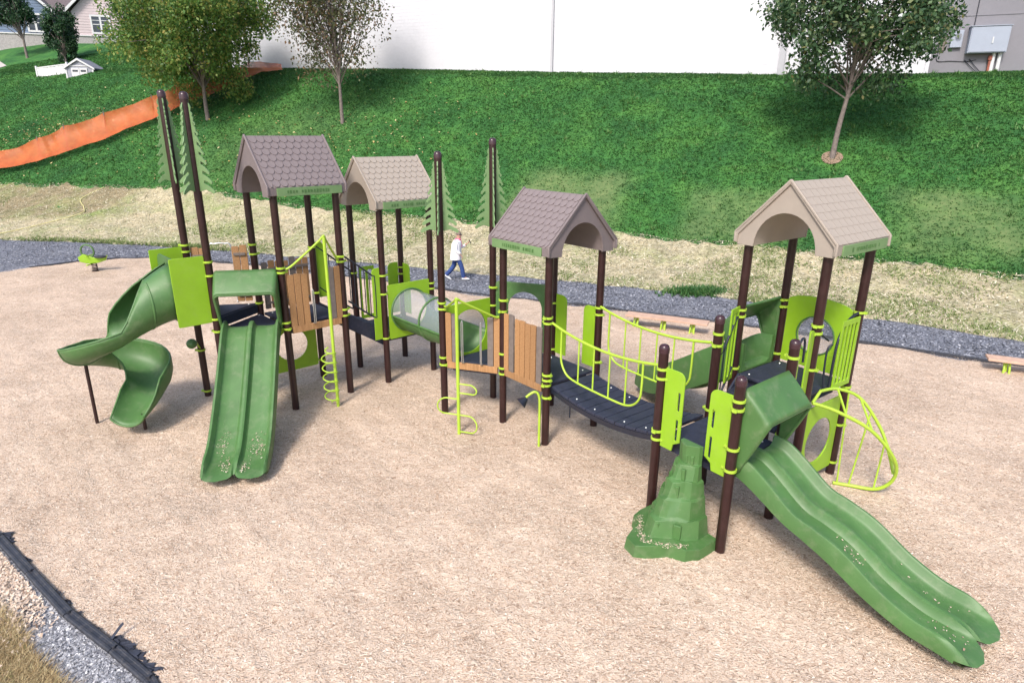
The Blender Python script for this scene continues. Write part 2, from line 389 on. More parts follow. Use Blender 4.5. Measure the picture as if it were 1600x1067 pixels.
def bedz(x, y):
    z = .035 + .018 * _n2(x, y, .9) + .014 * _n2(x, y, 2.7) + .011 * _n2(x, y, 6.3)
    for cx, cy, s_, a_ in ((-4.1, 8.15, .45, -.05), (4.75, 5.1, .45, -.05), (-6.5, 9.75, .35, -.04), (-4.1, 7.4, .5, .035), (5.2, 4.5, .5, .035), (-.7, 10.0, .35, -.03), (-3.3, 11.1, .3, -.03), (5.5, 8.4, .4, -.03), (2.1, 6.6, .5, .02)):
        z = z + a_ * np.exp(-((x - cx) ** 2 + (y - cy) ** 2) / (2 * s_ * s_))
    return z
M['chips'] = chip_ground()
xs = np.concatenate([np.arange(-34, -10, .2), np.arange(-10, 12, .08), np.arange(12, 20, .2)]); t = np.linspace(0, 1, 230)
lo = yline(xs); hi = yn(xs) + .10 * _n2(xs, xs * 0, 1.6) + .05 * _n2(xs, xs * 0 + 2, 5.0)
X = np.repeat(xs[:, None], len(t), 1); Y = lo[:, None] + (hi - lo)[:, None] * t[None, :] ** 1.25
Z = bedz(X, Y); Z[:, 0] -= .1; Z[:, -1] -= .08
sheet('woodchip_bed', X, Y, Z, M['chips'], kind='structure')

# loose chips: thin bent flakes
def flakes(name, P, size, asp, m, lift=.006, tilt=.45, **kw):
    n = len(P); a = rng.uniform(0, 2 * np.pi, n); L = size * rng.uniform(.5, 1.5, n); w = L * asp * rng.uniform(.6, 1.4, n)
    tx = rng.normal(0, tilt, n); ty = rng.normal(0, tilt, n)
    ux = np.stack([np.cos(a), np.sin(a), tx], 1); uy = np.stack([-np.sin(a), np.cos(a), ty], 1)
    ux /= np.linalg.norm(ux, axis=1)[:, None]; uy /= np.linalg.norm(uy, axis=1)[:, None]
    c = P + np.array([0, 0, 1.]) * (lift + .25 * L[:, None] * np.abs(tx)[:, None])
    hl = ux * L[:, None] / 2; hw = uy * w[:, None] / 2
    verts = np.stack([c - hl - hw, c + hl - hw * .6, c + hl + hw * .7, c - hl * .9 + hw], 1).reshape(-1, 3)
    return link(name, fast_mesh(name, verts, np.arange(n * 4).reshape(n, 4), m), kind='stuff', **kw)
M['chip'] = island('loose_woodchip', [(0, (.16, .10, .07)), (.04, (.34, .23, .16)), (.10, (.50, .37, .27)), (.3, (.59, .45, .345)), (.65, (.65, .515, .405)), (.93, (.70, .575, .465)), (1, (.82, .74, .64))], .8)
def bed_points(n, power=1.0):
    out = []
    tot = 0
    while tot < n:
        x = rng.uniform(-22, 15, n); y = 3.2 + 22 * rng.uniform(0, 1, n) ** power
        ok = (y > yline(x) + .05) & (y < yn(x)) & (np.abs(x) < .86 * y + 1.0)
        x, y = x[ok], y[ok]; out.append(np.stack([x, y, bedz(x, y)], 1)); tot += len(x)
    return np.concatenate(out)[:n]
flakes('loose_woodchips', bed_points(300000, 1.75), .019, .45, M['chip'], lift=.002, tilt=.20, label='pale loose wood chips scattered over the whole play area', cat='wood chips')
# a few stray chips spilled on the near path corner

# ================================================================== the play structure
PX = {'A1': (-4.136, 11.131), 'A2': (-3.278, 11.928), 'A4': (-4.071, 12.776), 'A3': (-4.945, 11.995), 'P1': (-6.104, 11.749), 'P2': (-5.301, 10.886),
      'C1': (-2.619, 12.523), 'C2': (-3.417, 13.398), 'C3': (-2.528, 14.160), 'C4': (-1.747, 13.293), 'T1': (-1.261, 10.996), 'T2': (-.371, 11.771),
      'D0': (-.158, 10.652), 'D1': (.578, 9.777), 'D2': (1.494, 10.493), 'D3': (.766, 11.410), 'F1': (1.984, 7.803), 'F2': (2.911, 8.523),
      'F3': (2.676, 6.865), 'F4': (3.586, 7.610), 'G1': (3.412, 9.122), 'G2': (4.347, 9.825), 'G3': (4.112, 8.176), 'G4': (5.040, 8.877)}
TOP = {'A1': 4.03, 'A2': 4.03, 'A3': 4.03, 'A4': 4.03, 'P1': 5.68, 'P2': 5.61, 'C1': 3.66, 'C2': 3.66, 'C3': 3.66, 'C4': 3.66, 'T1': 4.72, 'T2': 4.93,
       'D0': 3.28, 'D1': 3.28, 'D2': 3.28, 'D3': 3.28, 'F1': 2.44, 'F2': 2.63, 'F3': 2.37, 'F4': 2.58, 'G1': 3.62, 'G2': 3.62, 'G3': 3.62, 'G4': 3.62}
CL = {'P1': (3.06, 2.94, 1.0, .14), 'P2': (2.92, 2.68, 1.89, 1.66), 'A1': (2.77, 2.69, 1.76, 1.64), 'A2': (2.84, 2.74, 1.80, 1.68), 'A3': (3.04, 2.86, 1.9),
      'A4': (2.86, 1.92, 1.28, .45), 'C1': (2.34, 1.96, 1.02), 'C2': (2.2, 1.14), 'C3': (2.18, 2.03), 'C4': (2.02, 1.90), 'T1': (2.19, 2.08, 1.16, 1.02),
      'T2': (2.30, 1.95, .70), 'D0': (2.34, 2.14, 1.36, 1.09, .98), 'D1': (2.28, 2.19, 1.30, 1.21, 1.12, .90), 'D2': (2.26, 2.14, 1.28), 'D3': (2.1, 1.2),
      'F1': (2.17, 2.04, 1.28, 1.16), 'F2': (2.43, 2.26, 1.27), 'F3': (2.13, 2.02, 1.50, 1.21), 'F4': (2.41, 1.3), 'G1': (2.62, 2.52, 1.7), 'G2': (2.60, 2.49, 1.7),
      'G3': (2.66, 2.56, 2.04), 'G4': (2.66, 1.5, .88, .24)}
PLAY = thing('play_structure', (0, 10, 0), 'big green and brown play structure with gabled tower roofs, slides and a sagging bridge', 'play structure')

def P2(k): return Vector((*PX[k], 0))
# posts
clampmb = MB()
n = 18; rings = []
for z, r in ((-.017, .066), (-.017, .080), (.017, .080), (.017, .066)):
    rings.append([V(r * math.cos(2 * math.pi * i / n), r * math.sin(2 * math.pi * i / n), z) for i in range(n)])
clampmb.loft(rings + [rings[0]], caps=False)
clampmb.box((.092, 0, 0), .035, .05, .034); clampmb.cyl((.1, -.035, 0), (.1, .035, 0), .008, n=6)
clampme = clampmb.mesh('clamp', M['lime_metal'])
capmb = MB(); rings = []
for z, r in ((-.03, .0695), (.035, .0695), (.06, .062), (.078, .045), (.088, .02)):
    rings.append([V(r * math.cos(2 * math.pi * i / 20), r * math.sin(2 * math.pi * i / 20), z) for i in range(20)])
capmb.loft(rings); capme = capmb.mesh('cap', M['cap'], 60)
postme = {}
lug = {'P1': 190, 'P2': 170}
for k, (x, y) in PX.items():
    h = TOP[k]
    if h not in postme: postme[h] = MB().cyl((0, 0, -.3), (0, 0, h), .0645, n=24, caps=True).mesh('post', M['post'])
    o = link('post', postme[h], PLAY, Matrix.Translation((x, y, 0)))
    if k[0] in 'PTF': link('cap', capme, o, Matrix.Translation((x, y, h - .02)))
    rr = random.Random(ord(k[0]) * 7 + ord(k[1]))
    for i, z in enumerate(CL[k]):
        a = R(lug.get(k, rr.choice([-130, -50, 40, 130])))
        link('clamp', clampme, o, Matrix.Translation((x, y, z)) @ Matrix.Rotation(a, 4, 'Z'))

class Side:
    """frame of one side of a deck: u along a->b, n outwards, z up"""
    def __init__(s, a, b, out):
        s.a = P2(a) if isinstance(a, str) else Vector(a); s.b = P2(b) if isinstance(b, str) else Vector(b)
        s.X = (s.b - s.a).normalized(); s.L = (s.b - s.a).length
        s.N = s.X.cross(V(0, 0, 1)); o = P2(out) if isinstance(out, str) else Vector(out)
        if s.N.dot(o - s.a) > 0: s.N = -s.N       # out: a post on the inner side
    def p(s, u, n=0, z=0): return s.a + s.X * u + s.N * n + V(0, 0, z)
    def mat(s, n=0):      # board drawn in (u, z)
        m = Matrix.Identity(4); m.col[0] = (*s.X, 0); m.col[1] = (0, 0, 1, 0); m.col[2] = (*(s.X.cross(V(0, 0, 1))), 0); m.col[3] = (*s.p(0, n), 1)
        return m
    def board(s, name, outline, holes=(), m='lime', t=.022, n=0, parent=None, label=None):
        return link(name, panel_mesh(name, outline, holes, t, M[m]), parent or PLAY, s.mat(n), label=label)

def deck(name, keys, z, label=None, skirt=.16):
    pts = [P2(k) for k in keys]; c = sum(pts, V(0, 0, 0)) / len(pts)
    pts = [p + (c - p).normalized() * .07 for p in pts]
    mb = MB(); mb.loft([[p + V(0, 0, z - .05) for p in pts], [p + V(0, 0, z) for p in pts]])
    o = link(name, mb.mesh(name, M['navy'], 0), PLAY, label=label); bev(o, .012)
    mb = MB(); q4 = [p + (c - p).normalized() * .10 for p in pts]; q5 = [p + (c - p).normalized() * .14 for p in pts]
    r4 = [[p + V(0, 0, zz) for p in qq] for qq, zz in ((q4, z - .052), (q4, z - .05 - skirt), (q5, z - .05 - skirt), (q5, z - .052), (q4, z - .052))]
    mb.loft(r4, caps=False)
    link('skirt', mb.mesh('skirt', M['navy'], 0), o)
    # bolts on the deck
    for i in range(len(pts)):
        q = pts[i] * .78 + c * .22; link('bolt', MB().cyl(q + V(0, 0, z - .002), q + V(0, 0, z + .008), .02, .014, 10).mesh('bolt', M['steel']), o)
    return o
deck('deck', ['A1', 'A2', 'A4', 'A3'], 1.70)
deck('deck', ['P2', 'A1', 'A3'], 1.70, 'triangular deck at the top of the double slide')
deck('deck', ['P2', 'A3', 'P1'], 1.90, 'raised triangular deck at the spiral slide')
deck('deck', ['C2', 'C1', 'C4', 'C3'], 1.10)
deck('deck', ['D0', 'D1', 'D2', 'D3'], 1.10)
deck('deck', ['T1', 'D0', 'T2'], 1.10)
deck('deck', ['D0', 'D3', 'T2'], 1.10)
deck('deck', ['F1', 'F3', 'F4', 'F2'], 1.20)
deck('deck', ['G1', 'G3', 'G4', 'G2'], 1.60)

# ------------------------------------------------------------------ roofs
def shingle_mesh(w, h, m, kind):
    mb = MB(); out = []
    if kind == 'scallop': out = [(-w / 2, 0), (-w / 2, -h * .60), (-w * .36, -h * .86), (-w * .14, -h), (w * .14, -h), (w * .36, -h * .86), (w / 2, -h * .60), (w / 2, 0)]
    else: out = [(-w / 2, 0), (-w / 2, -h * .97), (-w * .42, -h), (w * .42, -h), (w / 2, -h * .97), (w / 2, 0)]
    k = len(out)
    top = [V(x, y, .004 + (.010 if kind == 'scallop' else .004) * (-y / h)) for x, y in out]; bot = [V(x, y, -.004) for x, y in out]
    mb.loft([bot, top]); return mb.mesh('shingle', m, 25)
def roof(a, b, c, rise, mat, kind, label, fascia_label, cols, rows):
    """ridge parallel to a->b; c is the post beside a on the other side of the gable; base at the post tops"""
    A, B, C = P2(a), P2(b), P2(c); X = (B - A).normalized(); Yv = (C - A).normalized(); z0 = TOP[a] - .02
    ctr = A + X * .585 + Yv * .585
    def q(u, v, z): return ctr + X * u + Yv * v + V(0, 0, z0 + z)      # u along the ridge, v across
    hw, hl = .735, .74; ev = .17
    r = link('roof', None, PLAY, Matrix.Translation(ctr + V(0, 0, z0)), label=label)
    # gable outline with arch, at both ends
    def outline(h, e, top): return [(-h, 0), (-h, e), (0, top), (h, e), (h, 0)]
    arch = [(.46 * math.cos(R(t)), .50 * math.sin(R(t))) for t in range(0, 181, 12)]
    gout = [(-hw + .03, 0), (-hw + .03, ev - .02), (0, rise - .05), (hw - .03, ev - .02), (hw - .03, 0)] + [(x, z) for x, z in arch]
    for sgn in (-1, 1):
        m4 = Matrix.Identity(4); m4.col[0] = (*Yv, 0); m4.col[1] = (0, 0, 1, 0); m4.col[2] = (*X, 0); m4.col[3] = (*q(sgn * (hl - .045), 0, 0), 1)
        link('gable', panel_mesh('gable', gout, [], .03, mat, .005), r, m4)
    # shell: two slopes with eaves, and the vault inside
    sec = [(-hw, .02), (-hw - .005, ev), (0, rise), (hw + .005, ev), (hw, .02), (hw - .03, .02), (hw - .035, ev - .03), (0, rise - .045), (-hw + .035, ev - .03), (-hw + .03, .02)]
    mb = MB(); mb.loft([[q(u, v, z) for v, z in sec] for u in (-hl, hl)])
    o = link('roof_shell', mb.mesh('roof_shell', mat, 20), r); bev(o, .012)
    mb = MB(); vault = [(.46 * math.cos(R(t)), .50 * math.sin(R(t))) for t in range(0, 181, 10)]
    mb.loft([[q(u, v, z) for v, z in vault] + [q(u, v * 1.03, z + .012) for v, z in reversed(vault)] for u in (-hl + .03, hl - .03)])
    link('vault', mb.mesh('vault', mat, 60), r)
    # raised rim along the gable edges (both ends)
    for sgn in (-1, 1):
        mb = MB()
        pts = [q(sgn * (hl - .010), v, z) for v, z in ((-hw - .006, .03), (-hw - .006, ev + .005), (0, rise + .008), (hw + .006, ev + .005), (hw + .006, .03))]
        for i in range(4):
            p0, p1 = pts[i], pts[i + 1]; d = p1 - p0; nrm = d.cross(X).normalized()
            mb.box((p0 + p1) / 2, d.length + .012, .034, .034, X=d, Z=nrm)
        o = link('rim', mb.mesh('rim', mat, 20), r); bev(o, .010)
    # shingles
    slope = V(0, 0, 0); L = math.hypot(hw, rise - ev)
    for sgn in (-1, 1):
        dn = (q(0, sgn * hw, ev) - q(0, 0, rise)).normalized(); nr = X.cross(dn) if X.cross(dn).z > 0 else dn.cross(X); nr.normalize()
        xa = -dn.cross(nr) if False else nr.cross(dn); xa = dn.cross(nr); xa.normalize()
        # local frame: x along the ridge, y up the slope, z out of it
        yv = -dn; xv = yv.cross(nr).normalized()
        w = (2 * hl - .10) / cols; h = (L - .03) / rows
        vis = sgn == -1
        me = shingle_mesh(w * .955, h * 1.12, mat, kind); mbs = None
        allv = MB()
        for i in range(rows):
            off = (i % 2) * .5
            for j in range(cols + (1 if off else 0)):
                u = -hl + .05 + w * (j + .5 - off)
                ww = w
                uu = max(-hl + .05 + w * .26, min(hl - .05 - w * .26, u)); half = off and (j == 0 or j == cols)
                p = q(uu, 0, rise) + dn * (.02 + h * i) + nr * .004
                m4 = Matrix.Identity(4); m4.col[0] = (*(xv * (.5 if half else 1)), 0); m4.col[1] = (*yv, 0); m4.col[2] = (*nr, 0); m4.col[3] = (*p, 1)
                if vis: link('shingle', me, r, m4)
                else:
                    vs = [m4 @ v.co for v in me.vertices]; allv.add(vs, [tuple(f.vertices) for f in me.polygons])
        if not vis: link('shingle_slope', allv.mesh('shingle_slope', mat, 25), r, kind='stuff')
        # green name board let into the eave
        m4 = Matrix.Identity(4); ax = X; m4.col[0] = (*ax, 0); m4.col[1] = (0, 0, 1, 0); m4.col[2] = (*(ax.cross(V(0, 0, 1))), 0); m4.col[3] = (*q(0, sgn * (hw + .012), 0), 1)
        fb = link('eave_board', panel_mesh('eave_board', rrect(-hl + .17, .015, hl - .10, .15, .01, 2), [], .02, M['pine'], .003), r, m4, label=fascia_label)
        # worn, unreadable raised lettering
        mb = MB(); rr = random.Random(ord(a[0])); u = -.38
        while u < .40:
            hh = rr.uniform(.04, .06); wd = rr.uniform(.02, .04)
            if rr.random() > .12: link('raised_letter', MB().box(q(u, sgn * (hw + .024), .083), wd, .006, hh, X=X).mesh('raised_letter', M['green'], 0), r)
            u += wd + .022
    return r
roof('A1', 'A2', 'A3', 1.0, M['mauve'], 'scallop', 'mauve brown gabled roof with scalloped shingles', None, 10, 8)
roof('C1', 'C4', 'C2', .97, M['tan'], 'scallop', 'tan gabled roof with scalloped shingles', None, 10, 8)
roof('D1', 'D0', 'D2', .93, M['mauve'], 'scallop', 'mauve brown gabled roof with the arch facing the bridge', None, 10, 8)
roof('G3', 'G4', 'G1', .92, M['tan'], 'flat', 'tan gabled roof with flat square shingles', None, 9, 8)

# ------------------------------------------------------------------ pine tree cut-outs on the tall poles
def pine(k, zt, h, half, rot):
    c = P2(k); g = link('pine_emblem', None, PLAY, Matrix.Translation(c + V(0, 0, zt - h)), label='pine tree cut-out of four green feathered wings')
    nb = 9
    out = [(.066, h)]
    for i in range(nb):
        f0 = (i + .15) / nb; f1 = (i + .95) / nb; y = h * (1 - f1); w = .085 + (half - .085) * f1
        out += [(.07 + (w - .07) * .30, h * (1 - f0)), (.07 + (w - .07) * .62, h * (1 - f0) - .045), (w - .035, y + .028), (w - .006, y - .005), (w - .004, y - .028), (w - .03, y - .040), (.07 + (w - .07) * .70, y - .010), (.07 + (w - .07) * .40, y + .022)]
    out += [(.066, .0)]
    me = panel_mesh('wing', out, [], .02, M['pine'], .003)
    for a in rot:
        link('wing', me, g, Matrix.Translation(c + V(0, 0, zt - h)) @ Matrix.Rotation(R(a), 4, 'Z') @ Matrix.Rotation(R(90), 4, 'X'))
pine('P1', 5.60, 1.38, .27, (32, 122, 212, 302)); pine('P2', 5.50, 1.38, .34, (-12, 78, 168, 258))
pine('T1', 4.62, 1.15, .33, (0, 90, 180, 270)); pine('T2', 4.82, 1.38, .33, (8, 98, 188, 278))

# ------------------------------------------------------------------ planks
def planks(sd, specs, z0, z1, n=.03, label=None, kick=None):
    g = link('plank_panel', None, PLAY, Matrix.Translation(sd.p(sd.L / 2, n, z0)), label=label)
    for i, (u, w, mt, dz) in enumerate(specs):
        me = panel_mesh('plank', rrect(-w / 2, 0, w / 2, z1 - z0 + dz, .008, 1), [], .032, M[mt], .005)
        mm = sd.mat(n + (.004 if i % 2 else 0)); mm = mm @ Matrix.Translation((u, z0, 0)); link('plank', me, g, mm)
    us = [s[0] for s in specs]
    for z in (z0 + .12, z1 - .14):
        mb = MB().box(sd.p((min(us) + max(us)) / 2, n - .032, z), max(us) - min(us) + .07, .022, .05, X=sd.X)
        link('batten', mb.mesh('batten', M['grey_board'], 0), g)
    return g
def kick(sd, z, u0=.09, u1=None, m='wood', h=.13):
    u1 = u1 or sd.L - .09
    mb = MB(); mb.box(sd.p((u0 + u1) / 2, .03, z - h / 2 + .02), u1 - u0, .035, h, X=sd.X)
    o = link('kick_board', mb.mesh('kick_board', M[m], 0), PLAY); bev(o, .006)
def hoop(sd, u0, u1, z0, z1, m, name='hand_loop', n=.05, r=.009, bulge=.05):
    pts = [sd.p(u0, n, z0)] + [sd.p(u0, n + bulge, z0 + .06), sd.p(u0, n + bulge, z1 - .1)] + [sd.p(u0 + (u1 - u0) * .3, n + bulge, z1), sd.p(u0 + (u1 - u0) * .7, n + bulge, z1), sd.p(u1, n + bulge, z1 - .1), sd.p(u1, n + bulge, z0 + .06), sd.p(u1, n, z0)]
    link(name, MB().tube(bez(pts, 4), r, 8).mesh(name, M[m], 60), PLAY)

sA = Side('A1', 'A2', 'A3'); planks(sA, [(.135, .108, 'wood', 0), (.265, .108, 'wood', .01), (.395, .108, 'wood', -.01)], 1.66, 2.62, label='tan planks left of the corkscrew climber')
planks(sA, [(.93, .105, 'grey_board', 0), (1.055, .105, 'wood', 0)], 1.66, 2.66, label='tan and grey planks right of the corkscrew climber')
kick(sA, 1.64); hoop(sA, .50, .53, 1.66, 2.3, 'steel'); 
sAb = Side('A3', 'A4', 'A1'); planks(sAb, [(.18, .10, 'grey_board', 0), (.32, .11, 'wood', .02), (.46, .11, 'wood', 0), (.60, .11, 'wood', -.02), (.74, .11, 'grey_board', .05), (.88, .11, 'wood', 0), (1.01, .1, 'wood', 0)], 1.74, 2.66, label='plank wall at the back of the corkscrew tower')
sPb = Side('P1', 'A3', 'P2'); planks(sPb, [(.14, .13, 'wood', .02), (.28, .12, 'wood', 0)], 1.94, 2.98, label='tan planks behind the left pine pole')
planks(sPb, [(.86, .12, 'wood', 0), (1.0, .12, 'wood', .02)], 1.94, 3.0, label='tan planks behind the slide hood')
hoop(sPb, .38, .78, 1.94, 3.05, 'steel', 'arch_rail', r=.014)
sP2 = Side('P2', 'A3', 'P1')
mb = MB(); mb.box(sP2.p(.585, 0, 1.80), .98, .03, .17, X=sP2.X); link('riser', mb.mesh('riser', M['navy'], 0), PLAY)

sE = Side('T1', 'D0', 'T2'); planks(sE, [(.13, .10, 'wood', 0), (.25, .10, 'grey_board', -.01)], 1.10, 2.02, label='tan and grey planks beside the left pole of the loop climber')
planks(sE, [(.93, .10, 'grey_board', 0), (1.05, .10, 'wood', 0)], 1.10, 2.0, label='grey and tan planks right of the loop climber')
kick(sE, 1.08); hoop(sE, .40, .43, 1.12, 1.9, 'steel'); hoop(sE, .76, .78, 1.12, 1.9, 'steel')
sD = Side('D0', 'D1', 'D2'); planks(sD, [(.135, .11, 'wood', .04), (.275, .115, 'grey_board', .05), (.43, .11, 'wood', 0), (.565, .11, 'wood', .01), (.70, .115, 'wood', -.01), (.84, .115, 'wood', 0), (.985, .115, 'grey_board', 0)], 1.10, 2.08, label='full plank barrier on the bridge tower')
kick(sD, 1.08)

# ------------------------------------------------------------------ hoods over the slides
def hood(a, b, inner, z, name='slide_hood', label=None, reach=.36):
    s = Side(a, b, inner); u0, u1 = .075, s.L - .075
    # arch lines: (u, z) going up the left leg, over, down the right leg
    def arch(uo, zt, r, z0):
        P = [(u0 + uo, z0 + (zt - r - z0) * k / 7) for k in range(8)]
        for k in range(1, 6): a_ = R(180 - 90 * k / 5); P.append((u0 + uo + r + r * math.cos(a_), zt - r + r * math.sin(a_)))
        Q = [(s.L - x, y) for x, y in reversed(P)]; return P + Q
    back = arch(0, z + 1.05, .05, z - .04); frt = arch(.015, z + .70, .07, z - .02); n = len(back)
    rings = []
    for k in range(9):
        f = k / 8; ring = []
        for i in range(n):
            (ub, zb), (uf, zf) = back[i], frt[i]
            top = min(1, max(0, (zf - z - .02) / .66)); rch = .06 + (reach - .06) * top ** .9
            ff = f
            ring.append(s.p(ub + (uf - ub) * f, .01 + rch * f + .018 * math.sin(math.pi * f) * top, zb + (zf - zb) * f))
        rings.append(ring)
    mb = MB(); mb.loft(rings, closed=False, caps=False)
    o = link(name, mb.mesh(name, M['green'], 50), PLAY, label=label); solid(o, .03)
    # front lip that turns inwards round the opening
    rings2 = [rings[-1], [p - s.N * .012 + (s.p(s.L / 2, 0, z + .3) + s.N * (p - s.a).dot(s.N) - p).normalized() * .035 for p in rings[-1]]]
    mb = MB(); mb.loft(rings2, closed=False, caps=False); o2 = link('hood_lip', mb.mesh('hood_lip', M['green'], 50), o); solid(o2, .02)
    return s
s_sl = hood('P2', 'A1', 'A3', 1.70, label='green slide hood over the double slide on the left')
s_fs = hood('F3', 'F4', 'F1', 1.20, label='green slide hood over the wavy double slide')
s_db = Side('T2', 'D3', 'D0'); s_db.board('arch_panel', rrect(.07, 1.10, s_db.L - .07, 2.42, .05, 3), [[(.30, 1.16)] + [(.64 + .34 * math.cos(R(t)), 1.93 + .33 * math.sin(R(t))) for t in range(180, -1, -12)] + [(.98, 1.16)]], 'green', .05, label='green arch panel at the back of the bridge tower')
s_gs = hood('G1', 'G2', 'G3', 1.60, label='green slide hood at the back of the right tower')

# ------------------------------------------------------------------ slides
def slide(s, path, half, name, label, lanes=2, wall=.13, skirt=.17, flare=0, steps=60, lat=0):
    """path: (n, z) control points of the slide floor; the cross section is a closed loop"""
    cp = bez([V(a, b, 0) for a, b in path], 14); mid = s.L / 2
    # arclength
    L = [0]
    for i in range(1, len(cp)): L.append(L[-1] + (cp[i] - cp[i - 1]).length)
    T = L[-1]
    def at(d):
        d = max(0, min(T, d)); i = 1
        while i < len(L) - 1 and L[i] < d: i += 1
        f = (d - L[i - 1]) / (L[i] - L[i - 1]); p = cp[i - 1].lerp(cp[i], f); t = (cp[i] - cp[i - 1]).normalized(); return p, t
    sec = []      # (w, h above the floor)
    if lanes == 2:
        k = half
        sec = [(-k, -skirt), (-k, wall - .02), (-k + .012, wall), (-k + .04, wall), (-k + .055, wall - .015), (-k + .08, .035), (-k + .12, .004), (-k * .5, -.004), (-.085, .004), (-.055, .035), (-.035, wall * .72), (-.012, wall * .8),
               (.012, wall * .8), (.035, wall * .72), (.055, .035), (.085, .004), (k * .5, -.004), (k - .12, .004), (k - .08, .035), (k - .055, wall - .015), (k - .04, wall), (k - .012, wall), (k, wall - .02), (k, -skirt)]
        bott = [(k - .03, -skirt), (k - .03, -.03), (.05, -.03), (0, .03), (-.05, -.03), (-k + .03, -.03), (-k + .03, -skirt)]
    else:
        k = half
        sec = [(-k, -skirt), (-k, wall - .02), (-k + .012, wall), (-k + .04, wall), (-k + .055, wall - .015), (-k + .09, .05), (-k + .16, .004), (0, -.006), (k - .16, .004), (k - .09, .05), (k - .055, wall - .015), (k - .04, wall), (k - .012, wall), (k, wall - .02), (k, -skirt)]
        bott = [(k - .03, -skirt), (k - .03, -.03), (-k + .03, -.03), (-k + .03, -skirt)]
    allp = sec + bott
    def smz(d): return sum(at(d + e_)[0].y for e_ in (-.5, -.25, 0, .25, .5)) / 5
    rings = []
    for i in range(steps + 1):
        g = i / steps; ring = []
        for (w, h) in allp:
            lc = abs(abs(w) - half / 2) / (half / 2) if lanes == 2 else abs(w) / half
            lc = min(lc, 1)
            Te = T - .25 * (1 - math.sqrt(max(0, 1 - .96 * lc ** 2.4)))          # rounded lane ends
            d = g * Te; p, t = at(d); nn = V(-t.y, t.x, 0)
            if nn.y < 0: nn = -nn
            end = max(0, (g - .86) / .14)
            hh = h * (1 - .88 * end ** 3) if h > 0 else h * (1 - .90 * end)
            if end > 0: hh -= .05 * end ** 3
            fl = 1 + flare * g
            if lat: fl = 1
            q = p + nn * hh
            if h < -.05: q.y = q.y * .35 + .65 * (smz(d) + h)
            ring.append(s.p(mid + w * fl + lat * (max(0, q.x) / 2.8) ** 2, q.x + (-w * lat * .55 * max(0, q.x) / 2.8 if lat else 0), q.y))
        rings.append(ring)
    mb = MB(); mb.loft(rings); o = link(name, mb.mesh(name, M['green'], 40), PLAY, label=label)
    return o, at, T
o1, at1, T1_ = slide(s_sl, [(-.03, 1.715), (.13, 1.70), (.34, 1.56), (.85, 1.14), (1.45, .68), (1.95, .36), (2.3, .24), (2.80, .22)], .485, 'double_slide', 'straight green double slide below the tall pine poles', skirt=.10)
o2, at2, T2_ = slide(s_fs, [(-.02, 1.215), (.13, 1.20), (.34, 1.08), (.72, .82), (1.02, .74), (1.32, .64), (1.72, .41), (2.1, .27), (2.40, .24), (2.76, .21)], .48, 'double_slide', 'wavy green double slide at the right end', skirt=.09)
# the back slide of the right tower
o3, at3, T3_ = slide(s_gs, [(-.02, 1.615), (.13, 1.60), (.5, 1.36), (1.1, .95), (1.7, .60), (2.3, .36), (2.85, .30)], .42, 'single_slide', 'dark side green slide running back from the right tower', lanes=1, wall=.42, skirt=.10, lat=.95)
# slide legs
mb = MB().cyl(s_fs.p(.58, 1.62, -.2), s_fs.p(.58, 1.55, .42), .025, n=10); mb.box(s_fs.p(.58, 1.55, .44), .3, .06, .02, X=s_fs.X); link('slide_leg', mb.mesh('slide_leg', M['post']), o2)
mb = MB().cyl(s_sl.p(.58, 1.6, -.2), s_sl.p(.58, 1.5, .6), .025, n=10); link('slide_leg', mb.mesh('slide_leg', M['post']), o1)
# chips of wood lying in the slides
M['chip_slide'] = M['chip']
def chips_on(o, s, at, T, clusters, name):
    P = []
    for (d0, w0, sd_, sw, k) in clusters:
        for _ in range(k):
            d = random.gauss(d0, sd_); w = random.gauss(w0, sw); 
            if d > T - .1 or abs(abs(w) - .24) > .15: continue
            p, t = at(d); P.append(s.p(s.L / 2 + w, p.x, p.y + .008))
    if P:
        me_o = flakes(name, np.array([list(p) for p in P]), .019, .5, M['chip'], lift=.003, tilt=.3); me_o.parent = o
chips_on(o1, s_sl, at1, T1_, [(2.42, -.27, .13, .06, 80), (2.52, .27, .11, .07, 110), (2.95, -.14, .12, .04, 60), (3.02, .12, .1, .04, 60), (2.75, 0, .25, .25, 40)], 'wood_chips')
chips_on(o2, s_fs, at2, T2_, [(1.55, -.2, .14, .05, 34), (2.6, -.16, .18, .06, 30), (2.45, .25, .2, .06, 16), (2.95, -.25, .1, .06, 8)], 'wood_chips')

# ------------------------------------------------------------------ spiral slide
sS = Side('P1', 'P2', 'A3'); n0 = sS.N; st = sS.p(sS.L / 2, .50, 1.88)
cpath = [st + V(0, 0, 0)]
for f in (.14, .28, .42, .56, .70, .84, .95): cpath.append(st + n0 * f + V(0, 0, -.36 * f * f ** .4))
hd = math.atan2(n0.y, n0.x); p = cpath[-1].copy(); RR = .47; step = R(12); tot = 0
headings = [hd] * 8
zcur = p.z
while tot < R(305):
    ds = RR * step; hd -= step; tot += step
    zcur -= ds * (.46 if tot < R(85) else .40)
    p = p + V(math.cos(hd + step / 2), math.sin(hd + step / 2), 0) * ds; p.z = zcur
    cpath.append(p.copy()); headings.append(hd)
for k in range(7):
    hd -= R(1.0); p = p + V(math.cos(hd), math.sin(hd), 0) * .105; p.z = max(.20, p.z - .05 + .004 * k); cpath.append(p.copy()); headings.append(hd)
rings = []; NC = len(cpath); NS = 20
